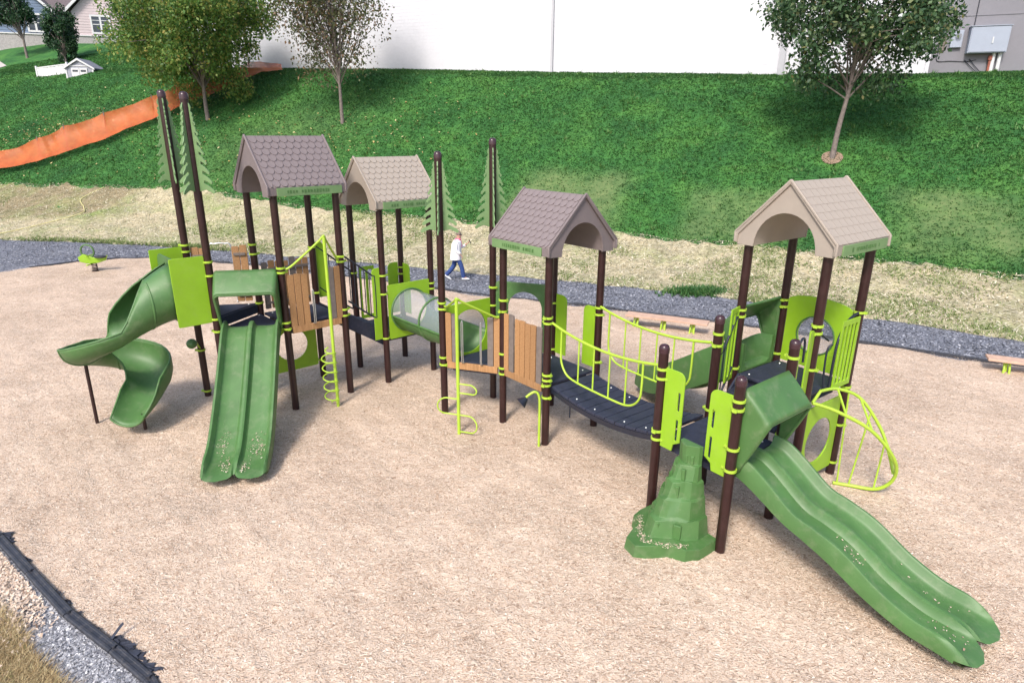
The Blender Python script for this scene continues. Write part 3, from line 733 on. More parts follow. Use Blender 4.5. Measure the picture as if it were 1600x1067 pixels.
for i, (c, h) in enumerate(zip(cpath, headings)):
    f = i / (NC - 1); d = i * .11
    lft = V(-math.sin(h), math.cos(h), 0)          # left of the heading = the outer side of the turn
    r = .50 - .15 * min(1, i / 7); r = max(r, .35) + .03 * max(0, min(1, (i - 22) / 6))
    a_out = 172 if i <= 3 else (max(84, 172 - (i - 3) * 24) if i < 17 else min(104, 84 + (i - 17) * 3)); a_in = 172 if i <= 3 else max(82, 172 - (i - 3) * 13)
    endf = max(0, (i - (NC - 6)) / 5)
    a_out -= 40 * endf; a_in -= 32 * endf
    ring = []
    for k in range(NS + 1):
        t = -a_in + (a_out + a_in) * k / NS; a = R(t)
        x = r * math.sin(a); z = r - r * math.cos(a)
        if abs(t) < 92: z *= .92
        ring.append(c + lft * x + V(0, 0, z * (1.0 if i < 5 else 1.0) + (.05 if t > 60 and i > 6 else 0) * min(1, (t - 60) / 30)))
    rings.append(ring)
mb = MB(); mb.loft(rings, closed=False, caps=False)
sp = link('spiral_slide', mb.mesh('spiral_slide', M['green'], 50), PLAY, label='green spiral slide with a tube mouth at the left end'); solid(sp, .025)
# rolled rim along both edges
for side in (0, -1):
    mb = MB().tube([r_[side] for r_ in rings[3:]], .018, 8); link('rim', mb.mesh('rim', M['green'], 60), sp)
mb = MB().tube([rings[-1][k] for k in range(NS + 1)], .020, 8); link('lip', mb.mesh('lip', M['green'], 60), sp)
mb = MB(); mb.tube([q_ * 1 for q_ in rings[3]][1:-1], .024, 8); link('seam', mb.mesh('seam', M['green'], 60), sp)
def seam(i): 
    mb = MB(); c = cpath[i]; mb.tube([q_ + (q_ - (c + V(0, 0, .36))).normalized() * .012 for q_ in rings[i]], .018, 6); link('seam', mb.mesh('seam', M['green'], 60), sp)
seam(14); seam(23)
mb = MB().cyl((-7.53, 10.45, -.3), (-7.56, 10.52, 1.15), .030, n=12); link('slide_leg', mb.mesh('slide_leg', M['post']), sp)
mb = MB().cyl(cpath[-3] + V(.1, .08, -.5), cpath[-3] + V(.1, .08, .05), .03, n=12); link('slide_leg', mb.mesh('slide_leg', M['post']), sp)
# mouth: flange and two lime side boards
n_ = 26; c0 = st + V(0, 0, .50)
fl = [(.50 * math.sin(2 * math.pi * k / n_), .50 * math.cos(2 * math.pi * k / n_)) for k in range(n_)]
sS.board('flange', rrect(.05, 1.84, sS.L - .05, 2.98, .16, 5), [circ(sS.L / 2, 2.38, .47)], 'green', .03, n=.50, parent=sp)
for (k, lab) in (('P1', 'lime side board behind the spiral slide mouth'), ('P2', 'lime side board in front of the spiral slide mouth')):
    a = P2(k); m4 = Matrix.Identity(4); m4.col[0] = (*n0, 0); m4.col[1] = (0, 0, 1, 0); m4.col[2] = (*(n0.cross(V(0, 0, 1))), 0); m4.col[3] = (*a, 1)
    link('side_board', panel_mesh('side_board', rrect(.07, 1.84, .62, 3.03, .02, 2), [], .022, M['lime']), PLAY, m4, label=lab)
# lid over the mouth
# ------------------------------------------------------------------ stairs and their rails
def stairs(a1, a2, b1, b2, z1, z2, steps):
    """from side a1-a2 (height z1) to side b1-b2 (height z2)"""
    g = link('stairs', None, PLAY, Matrix.Translation((P2(a1) + P2(b2)) / 2 + V(0, 0, min(z1, z2))))
    A1_, A2_, B1_, B2_ = P2(a1), P2(a2), P2(b1), P2(b2)
    ea = A1_.lerp(A2_, .08), A1_.lerp(A2_, .92); eb = B1_.lerp(B2_, .08), B1_.lerp(B2_, .92)
    for i in range(steps):
        f0, f1 = i / steps, (i + 1) / steps; z = z1 + (z2 - z1) * (i + 1) / (steps + 1)
        c = [ea[0].lerp(eb[0], f0), ea[1].lerp(eb[1], f0), ea[1].lerp(eb[1], f1), ea[0].lerp(eb[0], f1)]
        mb = MB(); mb.loft([[q_ + V(0, 0, z - .05) for q_ in c], [q_ + V(0, 0, z) for q_ in c]])
        o = link('step', mb.mesh('step', M['navy'], 0), g); bev(o, .008)
    for e in (0, 1):
        p0, p1 = ea[e], eb[e]; mb = MB(); d = (p1 - p0).normalized(); w = d.cross(V(0, 0, 1)) * .015
        zt0, zt1 = z1 + .03, z2 + .03
        ring = lambda o_: [p0 + o_ + V(0, 0, zt0 - .30), p1 + o_ + V(0, 0, zt1 - .30), p1 + o_ + V(0, 0, zt1), p0 + o_ + V(0, 0, zt0)]
        mb.loft([ring(-w), ring(w)]); link('stringer', mb.mesh('stringer', M['navy'], 0), g)
    return g
st1 = stairs('A4', 'A2', 'C2', 'C1', 1.70, 1.10, 3)
st2 = stairs('G1', 'G3', 'F2', 'F4', 1.60, 1.20, 2)
def sloped_rail(a, b, za, zb, fa, fb, h, nb, m='black', lab=None):
    A_, B_ = P2(a), P2(b); p0 = A_.lerp(B_, fa); p1 = A_.lerp(B_, fb)
    mb = MB(); up = V(0, 0, 1)
    T0, T1 = p0 + up * za, p1 + up * zb; B0, B1 = p0 + up * (za - h), p1 + up * (zb - h)
    mb.tube(bez([A_ + up * (za + .02), T0, T1, T1 + (p1 - p0).normalized() * .06 - up * .08, B1 + (p1 - p0).normalized() * .06 + up * .1, B1, B0], 5), .017, 8)
    for i in range(nb): f = (i + .5) / nb; mb.cyl(T0.lerp(T1, f), B0.lerp(B1, f), .010, n=8)
    return link('hand_rail', mb.mesh('hand_rail', M[m], 60), PLAY, label=lab)
sloped_rail('A4', 'C2', 2.86, 2.3, .10, .85, .85, 4); sloped_rail('A2', 'C1', 2.80, 2.38, .12, .72, .86, 5, lab='black stair rail with upright bars')

def hand_panel(s, u0, u1, z0, z1, round_right=True, slots=False, m='lime', n=.0, t=.022, name='hand_panel', parent=None):
    out = rrect(u0, z0, u1, z1, min(.11, (u1 - u0) * .55), 5, (0, 0, 1, 0) if round_right else (0, 0, 0, 1)); H = []
    if slots:
        uu = u1 - .065 if round_right else u0 + .065; h = (z1 - z0)
        for f0, f1 in ((.14, .42), (.52, .76)): H.append(rrect(uu - .022, z0 + h * f0, uu + .022, z0 + h * f1, .02, 3))
        out = rrect(u0, z0 + .14, u1, z1, .10, 5, (0, 0, 1, 0) if round_right else (0, 0, 0, 1))
        if round_right: out = [(u0, z0)] + [(u1 - .12, z0), (u1 - .10, z0 + .10), (u1, z0 + .16)] + out[2:-1] + [(u0, z1)]
        else: out = [(u1, z0), (u1, z1)] + out[2:-1] + [(u0, z0 + .16), (u0 + .10, z0 + .10), (u0 + .12, z0)]
    return s.board(name, out, H, m, t, n, parent)
def slat_panel(s, u0, u1, z0, z1, nsl, n=0, slope=0, name='slat_panel', label=None):
    out = [(u0, z0), (u1, z0 + slope), (u1, z1 + slope), (u0, z1)]; H = []; w = (u1 - u0)
    for i in range(nsl):
        a = u0 + w * (.06 + .88 * (i + .5 - .34) / nsl); b = u0 + w * (.06 + .88 * (i + .5 + .34) / nsl); d = slope * (i + .5) / nsl
        H.append(rrect(a, z0 + .07 + d, b, z1 - .07 + d, min(.02, (b - a) * .45), 3))
    return s.board(name, out, H, 'lime', .024, n, label=label)
hp = Side('A2', 'C1', 'A4'); hand_panel(hp, hp.L - .24, hp.L - .08, 1.02, 2.50, False)
hp = Side('A4', 'C2', 'A2'); hand_panel(hp, .08, .24, 1.80, 2.95)
hp = Side('C2', 'C3', 'C1'); slat_panel(hp, .12, .48, 1.15, 2.3, 2); hand_panel(hp, hp.L - .34, hp.L - .09, 1.15, 2.30, False)
hp = Side('C3', 'C4', 'C1'); hand_panel(hp, .09, .34, 1.15, 2.28)
hp = Side('D3', 'D2', 'D0'); hand_panel(hp, .09, .36, 1.15, 2.28); hand_panel(hp, hp.L - .36, hp.L - .09, 1.15, 2.24, False)
hp = Side('F1', 'F3', 'F2'); sF13 = hp; hand_panel(hp, .075, .38, 1.08, 2.20, True, True); hand_panel(hp, hp.L - .38, hp.L - .075, 1.08, 2.16, False, True)
hp = Side('F2', 'G1', 'F4'); hand_panel(hp, .07, .21, 1.20, 2.36); slat_panel(hp, hp.L - .36, hp.L - .08, 1.55, 2.68, 2)
sloped_rail('F2', 'G1', 2.1, 2.5, .3, .8, .8, 3)
hp = Side('F4', 'G3', 'F2'); hand_panel(hp, .07, .22, 1.20, 2.32, False); hand_panel(hp, hp.L - .24, hp.L - .08, 1.60, 2.62)
link('hand_loop', MB().tube(bez([hp.p(.18, -.03, 2.1), hp.p(.22, -.03, 2.42), hp.p(.34, -.03, 2.56), hp.p(.46, -.03, 2.5), hp.p(.5, -.03, 2.2)], 5), .016, 8).mesh('hand_loop', M['black'], 60), PLAY)

# under-deck panels with round holes
hp = Side('A3', 'A4', 'A1'); hp.board('hole_panel', rrect(.09, .36, hp.L - .09, 1.46, .03, 2), [circ(.56, .90, .33)], 'lime', .022, label='lime board with a round hole under the corkscrew tower')
hp = Side('G3', 'G4', 'G1'); hp.board('hole_panel', rrect(.09, .20, hp.L - .09, 1.38, .03, 2), [circ(.56, .78, .36)], 'lime', .022, label='lime board with a round hole under the right tower')
# G tower: bubble panel, slatted panel, rails
hp = Side('G2', 'G4', 'G1')
arch_o = [(.08, 1.62), (hp.L - .08, 1.62), (hp.L - .08, 2.62)] + [(hp.L / 2 + (hp.L / 2 - .08) * math.cos(R(t)), 2.62 + .12 * math.sin(R(t))) for t in range(10, 171, 10)] + [(.08, 2.62)]
bp = hp.board('bubble_panel', arch_o, [circ(hp.L / 2, 2.14, .29)], 'lime', .024, label='lime panel with a smoked bubble window')
rings = []
for k in range(7):
    a = R(90 * k / 6.3); rings.append([hp.p(hp.L / 2 + .30 * math.cos(a) * math.cos(t), .012 + .22 * math.sin(a), 2.14 + .30 * math.cos(a) * math.sin(t)) for t in [2 * math.pi * i / 28 for i in range(28)]])
mb = MB(); mb.loft(rings, caps=False); o = link('bubble_window', mb.mesh('bubble_window', M['bubble'], 80), bp)
mb = MB().tube([hp.p(hp.L / 2 + .30 * math.cos(t), -.01, 2.14 + .30 * math.sin(t)) for t in [2 * math.pi * i / 28 for i in range(28)]], .014, 8, closed=True); link('window_ring', mb.mesh('window_ring', M['green'], 60), bp)
hp = Side('G3', 'G4', 'G1'); slat_panel(hp, hp.L - .58, hp.L - .09, 1.60, 2.62, 4, n=.06, label='lime slatted guard at the right edge')
mb = MB(); mb.tube(bez([hp.p(hp.L - .08, .02, 2.66), hp.p(hp.L - .35, .03, 2.60), hp.p(hp.L - .58, .04, 2.36), hp.p(hp.L - .62, .04, 1.95), hp.p(hp.L - .60, .03, 1.60)], 6), .019, 8)
mb.tube(bez([hp.p(hp.L - .60, -.02, 2.28), hp.p(hp.L - .66, -.05, 2.2), hp.p(hp.L - .68, -.04, 1.9), hp.p(hp.L - .66, -.02, 1.62)], 5), .014, 8); link('hand_rail', mb.mesh('hand_rail', M['black'], 60), PLAY, label='black bent rail beside the slatted guard')
mb = MB().tube(bez([hp.p(.1, -.05, 2.46), hp.p(.35, -.12, 2.44), hp.p(.6, -.10, 2.30)], 5), .014, 8); link('hand_rail', mb.mesh('hand_rail', M['black'], 60), PLAY)
# curved loop climber at G3-G4
r1 = bez([hp.p(.10, .06, 1.52), hp.p(.30, .34, 1.43), hp.p(.62, .70, 1.18), hp.p(.98, .92, .72), hp.p(1.16, .90, .34), hp.p(1.12, .72, .10), hp.p(.98, .38, .05), hp.p(.86, .20, .05)], 8)
r2 = bez([hp.p(.32, .04, 1.64), hp.p(.70, .10, 1.60), hp.p(1.02, .30, 1.44), hp.p(1.22, .56, 1.02), hp.p(1.25, .74, .66), hp.p(1.18, .88, .40)], 8)
mb = MB().tube(r1, .026, 10); cl = link('curved_climber', mb.mesh('curved_climber', M['lime_metal'], 60), PLAY, label='lime curved bar climber at the right end')
mb = MB().tube(r2, .024, 10); mb.tube([r1[0], hp.p(.32, .04, 1.64)], .022, 8); link('rail', mb.mesh('rail', M['lime_metal'], 60), cl)
for a, b in ((r2[12], r1[-4]), (r2[20], r1[-9]), (r2[28], r1[-16])): link('bar', MB().cyl(a, b, .013, n=8).mesh('bar', M['lime_metal']), cl)
for a, b in ((r2[8], r1[10]), (r2[16], r1[16]), (r2[24], r1[22]), (r2[32], r1[27])): link('bar', MB().cyl(a, b, .016, n=8).mesh('bar', M['lime_metal']), cl)

# ------------------------------------------------------------------ tunnel
sC = Side('C4', 'C1', 'C3'); sT = Side('T2', 'T1', 'D0')
tp = sC.board('tunnel_panel', rrect(.08, .98, sC.L - .08, 2.12, .02, 2), [circ(sC.L / 2, 1.54, .42)], 'lime', .024, n=.03, label='lime square panel at the far end of the tunnel')
tp2 = sT.board('tunnel_panel', rrect(.08, 1.02, sT.L - .08, 2.10, .02, 2), [circ(sT.L / 2, 1.54, .42)], 'lime', .024, n=.0, label='lime square panel at the near end of the tunnel')
c0 = sC.p(sC.L / 2, .03, 1.54); c1 = sT.p(sT.L / 2, 0, 1.54); ax = (c1 - c0).normalized(); sx = ax.cross(V(0, 0, 1)).normalized(); ux = sx.cross(ax)
def tring(c, r, a0, a1, n=18): return [c + sx * (r * math.cos(R(a0 + (a1 - a0) * k / n))) + ux * (r * math.sin(R(a0 + (a1 - a0) * k / n))) for k in range(n + 1)]
tun = link('tunnel', None, PLAY, Matrix.Translation((c0 + c1) / 2), label='crawl tunnel with green lower half and clear upper half')
mb = MB(); mb.loft([tring(c0.lerp(c1, f), .43, 180 + 8, 360 - 8) for f in (0, .25, .5, .75, 1)], closed=False, caps=False); o = link('tunnel_floor', mb.mesh('tunnel_floor', M['green'], 60), tun); solid(o, .02)
mb = MB(); mb.loft([tring(c0.lerp(c1, f), .43, -8, 188) for f in (0, .5, 1)], closed=False, caps=False); o = link('clear_roof', mb.mesh('clear_roof', M['clear'], 60), tun)
for f in (.012, .5, .985):
    mb = MB().tube(tring(c0.lerp(c1, f), .445, 0, 360, 32)[:-1], .022, 8, closed=True); link('ring', mb.mesh('ring', M['green'], 60), tun)
mb = MB()
for a in (-8, 188):
    p_ = lambda c: c + sx * (.445 * math.cos(R(a))) + ux * (.445 * math.sin(R(a)))
    mb.cyl(p_(c0), p_(c1), .02, n=8)
link('seam', mb.mesh('seam', M['green'], 60), tun)

# ------------------------------------------------------------------ the bridge
br = link('bridge', None, PLAY, Matrix.Translation((P2('D1') + P2('F2')) / 2 + V(0, 0, 1)), label='sagging navy plank bridge with lime railings')
Dm0, Dm1, Fm0, Fm1 = P2('D1'), P2('D2'), P2('F1'), P2('F2')
def bpt(f, w, dz=0):   # f along, w across (0..1)
    a = Dm0.lerp(Dm1, w); b = Fm0.lerp(Fm1, w); z = 1.10 + .10 * f - .15 * 4 * f * (1 - f)
    return a.lerp(b, f) + V(0, 0, z + dz)
NB = 11
for i in range(NB):
    f0, f1 = .015 + .97 * i / NB + .003, .015 + .97 * (i + 1) / NB - .003
    mb = MB(); rr = lambda dz: [bpt(f0, .07, dz), bpt(f0, .93, dz), bpt(f1, .93, dz), bpt(f1, .07, dz)]
    mb.loft([rr(-.05), rr(0)]); o = link('bridge_plank', mb.mesh('bridge_plank', M['navy'], 0), br); bev(o, .008)
for w in (.075, .925):
    mb = MB(); mb.loft([[bpt(f, w - .008, -.13), bpt(f, w + .008, -.13), bpt(f, w + .008, -.052), bpt(f, w - .008, -.052)] for f in [.01 + .98 * k / 24 for k in range(25)]])
    link('side_beam', mb.mesh('side_beam', M['black'], 0), br)
for i in (2, 4, 7, 9):
    for w in (.16, .84): q_ = bpt(.015 + .97 * (i + .5) / NB, w); link('bolt', MB().cyl(q_, q_ + V(0, 0, .01), .018, .012, 8).mesh('bolt', M['steel']), br)
link('chain_stay', MB().cyl(bpt(.2, .1, -.08), bpt(.2, .1, -.35), .012, n=8).mesh('chain_stay', M['black']), br)
for w, nm in ((.035, 'near'), (.965, 'far')):
    mb = MB()
    top = [bpt(f, w) for f in (0,)]
    def tpz(f): return (2.21 if w < .5 else 2.31) - .01 * f - .145 * 4 * f * (1 - f)
    def rp(f, z): a = Dm0.lerp(Dm1, w); b = Fm0.lerp(Fm1, w); q_ = a.lerp(b, f); return V(q_.x, q_.y, z)
    zb = lambda f: bpt(f, w).z + .36 - .02 * abs(f - .5)
    mb.tube([rp(f, tpz(f)) for f in [.03 + .94 * k / 24 for k in range(25)]], .021, 10)
    lo = [rp(.125, tpz(.125)), rp(.125, 1.72), rp(.14, 1.56), rp(.19, 1.43), rp(.27, 1.385), rp(.4, 1.37), rp(.6, 1.37), rp(.72, 1.385), rp(.79, 1.45), rp(.835, 1.58), rp(.845, 1.75), rp(.845, tpz(.845))]
    mb.tube(bez(lo, 6), .017, 8)
    o = link('railing', mb.mesh('railing', M['lime_metal'], 60), br)
    for f in (.30, .44, .58, .72) if w < .5 else (.28, .42, .56, .70):
        link('baluster', MB().cyl(rp(f, tpz(f)), rp(f, zb(f)), .013, n=8).mesh('baluster', M['lime_metal']), br) if False else None
        mb2 = MB().cyl(rp(f, tpz(f)), rp(f, zb(f)), .013, n=8); link('baluster', mb2.mesh('baluster', M['lime_metal']), br)

# ------------------------------------------------------------------ pole climbers
def pole_climber(s, base, apex_z, z_arm, lab, coils):
    b = Vector(base); a = b + V(0, 0, apex_z)
    mb = MB().cyl(b + V(0, 0, -.2), a, .030, n=12)
    o = link('pole_climber', mb.mesh('pole_climber', M['lime_metal']), PLAY, label=lab)
    e0 = s.p(.07, .04, z_arm[0]); e1 = s.p(s.L - .07, .04, z_arm[1])
    pts = [e0, e0.lerp(a, .2) + V(0, 0, -.03), e0.lerp(a, .86) + V(0, 0, 0), a + (e0 - a).normalized() * .07 + V(0, 0, .01), a + V(0, 0, .02), a + (e1 - a).normalized() * .07 + V(0, 0, .01), e1.lerp(a, .86), e1.lerp(a, .1) + V(0, 0, -.04), e1]
    mb = MB().tube(bez(pts, 5), .020, 8); link('arm', mb.mesh('arm', M['lime_metal'], 60), o)
    for c in coils: link('coil', MB().tube(c, .013, 8).mesh('coil', M['lime_metal'], 60), o)
    return o
bA = V(-3.37, 11.30, 0)
coil = []
for k in range(150):
    t = k / 149; a = t * 2 * math.pi * 6.0 + 2.4; r = .135 * min(1, t * 12, (1 - t) * 12 + .2)
    coil.append(bA + V(-.10 + r * math.cos(a) * 1.0, r * math.sin(a), 1.22 - 1.14 * t))
pole_climber(sA, bA, 3.30, (2.74, 2.80), 'lime pole with a corkscrew step coil', [coil])
bE = V(-.93, 10.20, 0); Xe = sE.X; Ne = sE.N
def dloop(z, sgn, w=.42, d=.20, drop=.16):
    h = drop / 2; hx = min(.2, max(h, .13)); pts = [bE + V(0, 0, z)]
    for k in range(13):
        t = R(90 - 180 * k / 12); pts.append(bE + Xe * (sgn * (w - hx + hx * math.cos(t))) + Ne * .05 * math.cos(t) + V(0, 0, z - h + h * math.sin(t)))
    pts.append(bE + V(0, 0, z - drop)); return pts
pole_climber(sE, bE, 2.45, (2.14, 2.05), 'lime pole climber with loop steps at the middle tower', [dloop(.95, 1, .36, .2, .17), dloop(.66, -1, .38, .2, .30), dloop(.36, 1, .36, .2, .32)])

# ------------------------------------------------------------------ talk tubes
tt = V(.47, 9.70, 0)
mb = MB().tube(bez([tt + V(0, 0, -.1), tt + V(0, 0, .6), tt + V(-.01, 0, .92), tt + V(-.08, 0, 1.02), tt + V(-.20, -.02, .96), tt + V(-.26, -.03, .88)], 6), .022, 8)
o = link('talk_tube', mb.mesh('talk_tube', M['lime_metal'], 60), PLAY, label='lime talk tube with a dark cone below the bridge tower')
link('mouthpiece', MB().cyl(tt + V(-.22, -.03, .92), tt + V(-.32, -.07, .84), .03, .105, 18).mesh('mouthpiece', M['black']), o)
ball = MB(); rings = []; bc = V(-6.02, 11.28, 1.28)
for k in range(1, 10):
    a = math.pi * k / 10; rings.append([bc + V(.095 * math.sin(a) * math.cos(t), .095 * math.sin(a) * math.sin(t), .095 * math.cos(a)) for t in [2 * math.pi * i / 18 for i in range(18)]])
ball.loft(rings); o = link('talk_tube', ball.mesh('talk_tube', M['green'], 60), PLAY, label='round green talk tube head under the spiral slide')
link('bracket', MB().tube([bc, (bc + P2('P1')) / 2 + V(0, 0, .6), P2('P1') + V(0, 0, 1.0)], .018, 8).mesh('bracket', M['lime_metal'], 60), o)

# ------------------------------------------------------------------ moulded rock climber
s = sF13; mid = .575
lay = [  # z0, z1, half width, depth
    (-.05, .20, .70, .98), (.20, .21, .62, .88), (.21, .45, .50, .72), (.45, .46, .45, .66), (.46, .68, .41, .57), (.68, .69, .36, .51), (.69, .90, .325, .43), (.90, .91, .28, .37), (.91, 1.10, .25, .30), (1.10, 1.11, .22, .22), (1.11, 1.26, .205, .15)]
rr = random.Random(5); rings = []
jit = {}
def cring(z, hw, dp, seed):
    q = random.Random(seed); q2 = random.Random(int(z * 100)); out = []
    prof = [(-1, -.02), (-1.0, .34), (-.92, .52), (-.66, .60), (-.40, .95), (-.02, 1.02), (.22, .90), (.48, .66), (.82, .52), (.98, .34), (1, -.02)]
    for i, (a, b) in enumerate(prof):
        ja, jb = q.uniform(-.03, .03), q.uniform(-.03, .03)
        out.append(s.p(mid + .04 + hw * a + ja * .5, .03 + dp * (b + jb if b > 0 else b), z + (q2.uniform(-.022, .022) if .1 < z < 1.1 else 0)))
    return out
for i, (z0, z1, hw, dp) in enumerate(lay):
    if i % 2 == 0:
        kw_ = .76; nx_ = lay[min(i + 2, len(lay) - 1)]; fz = .12 if i == 0 else .55; hw_b = hw + (nx_[2] - hw) * fz; dp_b = dp + (nx_[3] - dp) * fz; rings.append(cring(z0, hw * kw_ * 1.0, dp * (1.0 if i == 0 else .94), i // 2)); rings.append(cring(z1 + (.10 if z1 > 1.2 else 0), hw_b * kw_, dp_b * (.98 if i == 0 else .94), i // 2))
mb = MB(); mb.loft(rings); rk = link('rock_climber', mb.mesh('rock_climber', M['green'], 30), PLAY, label='green moulded rock climber with stepped ledges'); bev(rk, .022, 3)
# facet ribs
mb = MB()
for (z0, z1, hw, dp), kk in zip([l for i, l in enumerate(lay) if i % 2 == 0][1:], range(9)):
    q = random.Random(kk + 40)
    for _ in range(3):
        a = q.uniform(-.6, .7); b = .98 * (1 - .55 * abs(a) ** 1.2); hw *= .78 if _ == 0 else 1; c_ = s.p(mid + .04 + hw * a, .03 + dp * b * .82, (z0 + z1) / 2 - .02)
        o = link('hand_hold', MB().box(c_, hw * .26, .045, (z1 - z0) * .86, X=(s.X + s.N * (-.8 * a)).normalized()).mesh('hand_hold', M['green'], 0), rk); bev(o, .012, 2)
P_ = []
for _ in range(260):
    a = random.uniform(-.95, .95); b = .90 * (1 - .5 * abs(a) ** 1.3); P_.append(list(s.p(mid + .04 + .44 * a + random.gauss(0, .02), .03 + .88 * b + random.gauss(0, .03), .215)))
c_ = flakes('wood_chips', np.array(P_), .017, .5, M['chip'], lift=.003, tilt=.3); c_.parent = rk

# ================================================================== white building and its grey wing
def siding_mat(name, col, var=.04, rough=.6, hs=.9):
    m, nt, p = base_mat(name); n = noise_n(nt, .35, 5, .6); n2 = noise_n(nt, 6, 4, .6)
    c = ramp(nt, [(.3, tuple(x * (1 - var) for x in col)), (.7, tuple(min(1, x * (1 + var)) for x in col))], n.outputs[0]).outputs[0]
    c = mix(nt, c, ramp(nt, [(.3, (.96, .96, .96)), (.7, (1.02, 1.02, 1.02))], n2.outputs[0]).outputs[0], 1.0, 'MULTIPLY')
    nt.links.new(c, p.inputs['Base Color']); p.inputs['Roughness'].default_value = rough; return m
M['white_siding'] = siding_mat('white_lap_siding', (.60, .60, .64))
M['grey_siding'] = siding_mat('grey_stucco', (.195, .19, .215), .07)
M['rust'] = plain('rusty_pipe', (.28, .09, .06), .8, .3, 9)
def wallpt(x, off=0):       # point on the long wall line
    return V(x, float(yw(x)), 0)
wd = V(1, -.379, 0).normalized(); wn = V(-.379, -1, 0).normalized()     # wn faces the camera side
def lap_wall(p0, p1, z0, z1, lap, m, name, parent, n, depth=.005):
    mb = MB(); z = z0; k = 0
    while z < z1:
        zt = min(z + lap, z1)
        a = [p0 + n * depth + V(0, 0, z), p1 + n * depth + V(0, 0, z), p1 + V(0, 0, zt), p0 + V(0, 0, zt)]
        mb.add(a, [(0, 1, 2, 3)]); mb.add([p0 + V(0, 0, z), p1 + V(0, 0, z), a[1], a[0]], [(0, 1, 2, 3)]); z = zt
    d = -n * .35
    mb.add([p0 + V(0, 0, z0), p1 + V(0, 0, z0), p1 + V(0, 0, z1), p0 + V(0, 0, z1), p0 + d + V(0, 0, z0), p1 + d + V(0, 0, z0), p1 + d + V(0, 0, z1), p0 + d + V(0, 0, z1)],
           [(4, 7, 6, 5), (0, 3, 7, 4), (1, 5, 6, 2), (3, 2, 6, 7)])
    me = bpy.data.meshes.new(name); me.from_pydata(mb.v, [], mb.f); me.materials.append(m); me.update(); return link(name, me, parent)
xL, xR = -27.0, 20.75
BL, BR = wallpt(xL), wallpt(xR)
bld = thing('white_building', (BR.x, BR.y, 8.0), 'long white sided building standing along the top of the grass hill', 'building')
lap_wall(BL, BR, 6.6, 16.2, .2, M['white_siding'], 'wall', bld, wn)
back = -wn * 14
mb = MB(); q0, q1 = BL - wn * .0, BR - wn * .0
mb.loft([[BL - wn * .36 + V(0, 0, 6.8), BL + back + V(0, 0, 6.8), BR + back + V(0, 0, 6.8), BR - wn * .36 + V(0, 0, 6.8)], [BL - wn * .36 + V(0, 0, 16.2), BL + back + V(0, 0, 16.2), BR + back + V(0, 0, 16.2), BR - wn * .36 + V(0, 0, 16.2)]])
link('rear_wall', mb.mesh('rear_wall', M['white_siding'], 0), bld)
mb = MB(); e = wn * .6
mb.loft([[p_ + V(0, 0, 16.2) for p_ in (BL + e - wd * .6, BL + back - e - wd * .6)] + [(BL + back / 2 - wd * .6) + V(0, 0, 20)], [p_ + V(0, 0, 16.2) for p_ in (BR + e, BR + back - e)] + [(BR + back / 2) + V(0, 0, 20)]])
link('roof', mb.mesh('roof', plain('grey_roof_shingle', (.13, .12, .12), .9, .2, 4), 0), bld)
def down(x, r, nm='downpipe', m=None):
    p_ = wallpt(x) + wn * (r + .03); mb = MB().box((p_.x, p_.y, 11.6), 2 * r, 1.6 * r, 8.8, X=wd)
    o = link(nm, mb.mesh(nm, m or siding_mat('pipe_white', (.42, .42, .45)), 0), bld); bev(o, .01)
down(2.29, .07); down(14.3, .15)
mb = MB(); pq = wallpt(xR - .08) + wn * .03; mb.box((pq.x, pq.y, 11.5), .16, .08, 9.2, X=wd); link('corner_trim', mb.mesh('corner_trim', M['white_siding'], 0), bld)
mb = MB(); pm = (BL + BR) / 2 + wn * .03; mb.box((pm.x, pm.y, 8.15), (BR - BL).length - .4, .06, 2.4, X=wd)
# grey wing
GL, GR = wallpt(20.80) - wn * .45, wallpt(34) - wn * .45
wing = thing('grey_building', (GL.x, GL.y, 8.0), 'grey walled building wing with electric cabinets on its wall', 'building')
mb = MB(); d = -wn * 12
mb.loft([[GL + V(0, 0, 6.2), GL + d + V(0, 0, 6.2), GR + d + V(0, 0, 6.2), GR + V(0, 0, 6.2)], [GL + V(0, 0, 15.6), GL + d + V(0, 0, 15.6), GR + d + V(0, 0, 15.6), GR + V(0, 0, 15.6)]])
link('wall', mb.mesh('wall', M['grey_siding'], 0), wing)
mb = MB(); mb.loft([[GL + wn * .4 + V(0, 0, 15.6), GL + d + V(0, 0, 15.6), GL + d / 2 + V(0, 0, 19)], [GR + wn * .4 + V(0, 0, 15.6), GR + d + V(0, 0, 15.6), GR + d / 2 + V(0, 0, 19)]]); link('roof', mb.mesh('roof', M['grey_siding'], 0), wing)
for zz in (10.6, 12.6): 
    mb = MB(); c_ = (GL + GR) / 2 + wn * .01; mb.box((c_.x, c_.y, zz), (GR - GL).length, .03, .05, X=wd); link('trim_strip', mb.mesh('trim_strip', M['grey_siding'], 0), wing)
gx = lambda u, n, z: GL + wd * u + wn * n + V(0, 0, z)
M['cab'] = plain('pale_grey_cabinet', (.31, .345, .42), .4, .04, 3)
def gbox(nm, u, z, w, h, dp, m='cab', extra=None):
    mb = MB().box(gx(u, dp / 2, z), w, dp, h, X=wd); o = link(nm, mb.mesh(nm, M[m], 0), wing); bev(o, .015); return o
cab = gbox('electric_cabinet', 2.27, 9.46, 1.62, 1.18, .42)
mb = MB().box(gx(2.27, .435, 9.46), 1.54, .02, 1.10, X=wd); o = link('door', mb.mesh('door', M['cab'], 0), cab); bev(o, .006)
mb = MB().box(gx(2.42, .455, 9.42), .06, .03, .28, X=wd); link('handle', mb.mesh('handle', M['steel'], 0), cab)
mb = MB().box(gx(2.27, .22, 10.065), 1.7, .50, .03, X=wd); link('rain_hood', mb.mesh('rain_hood', M['cab'], 0), cab)
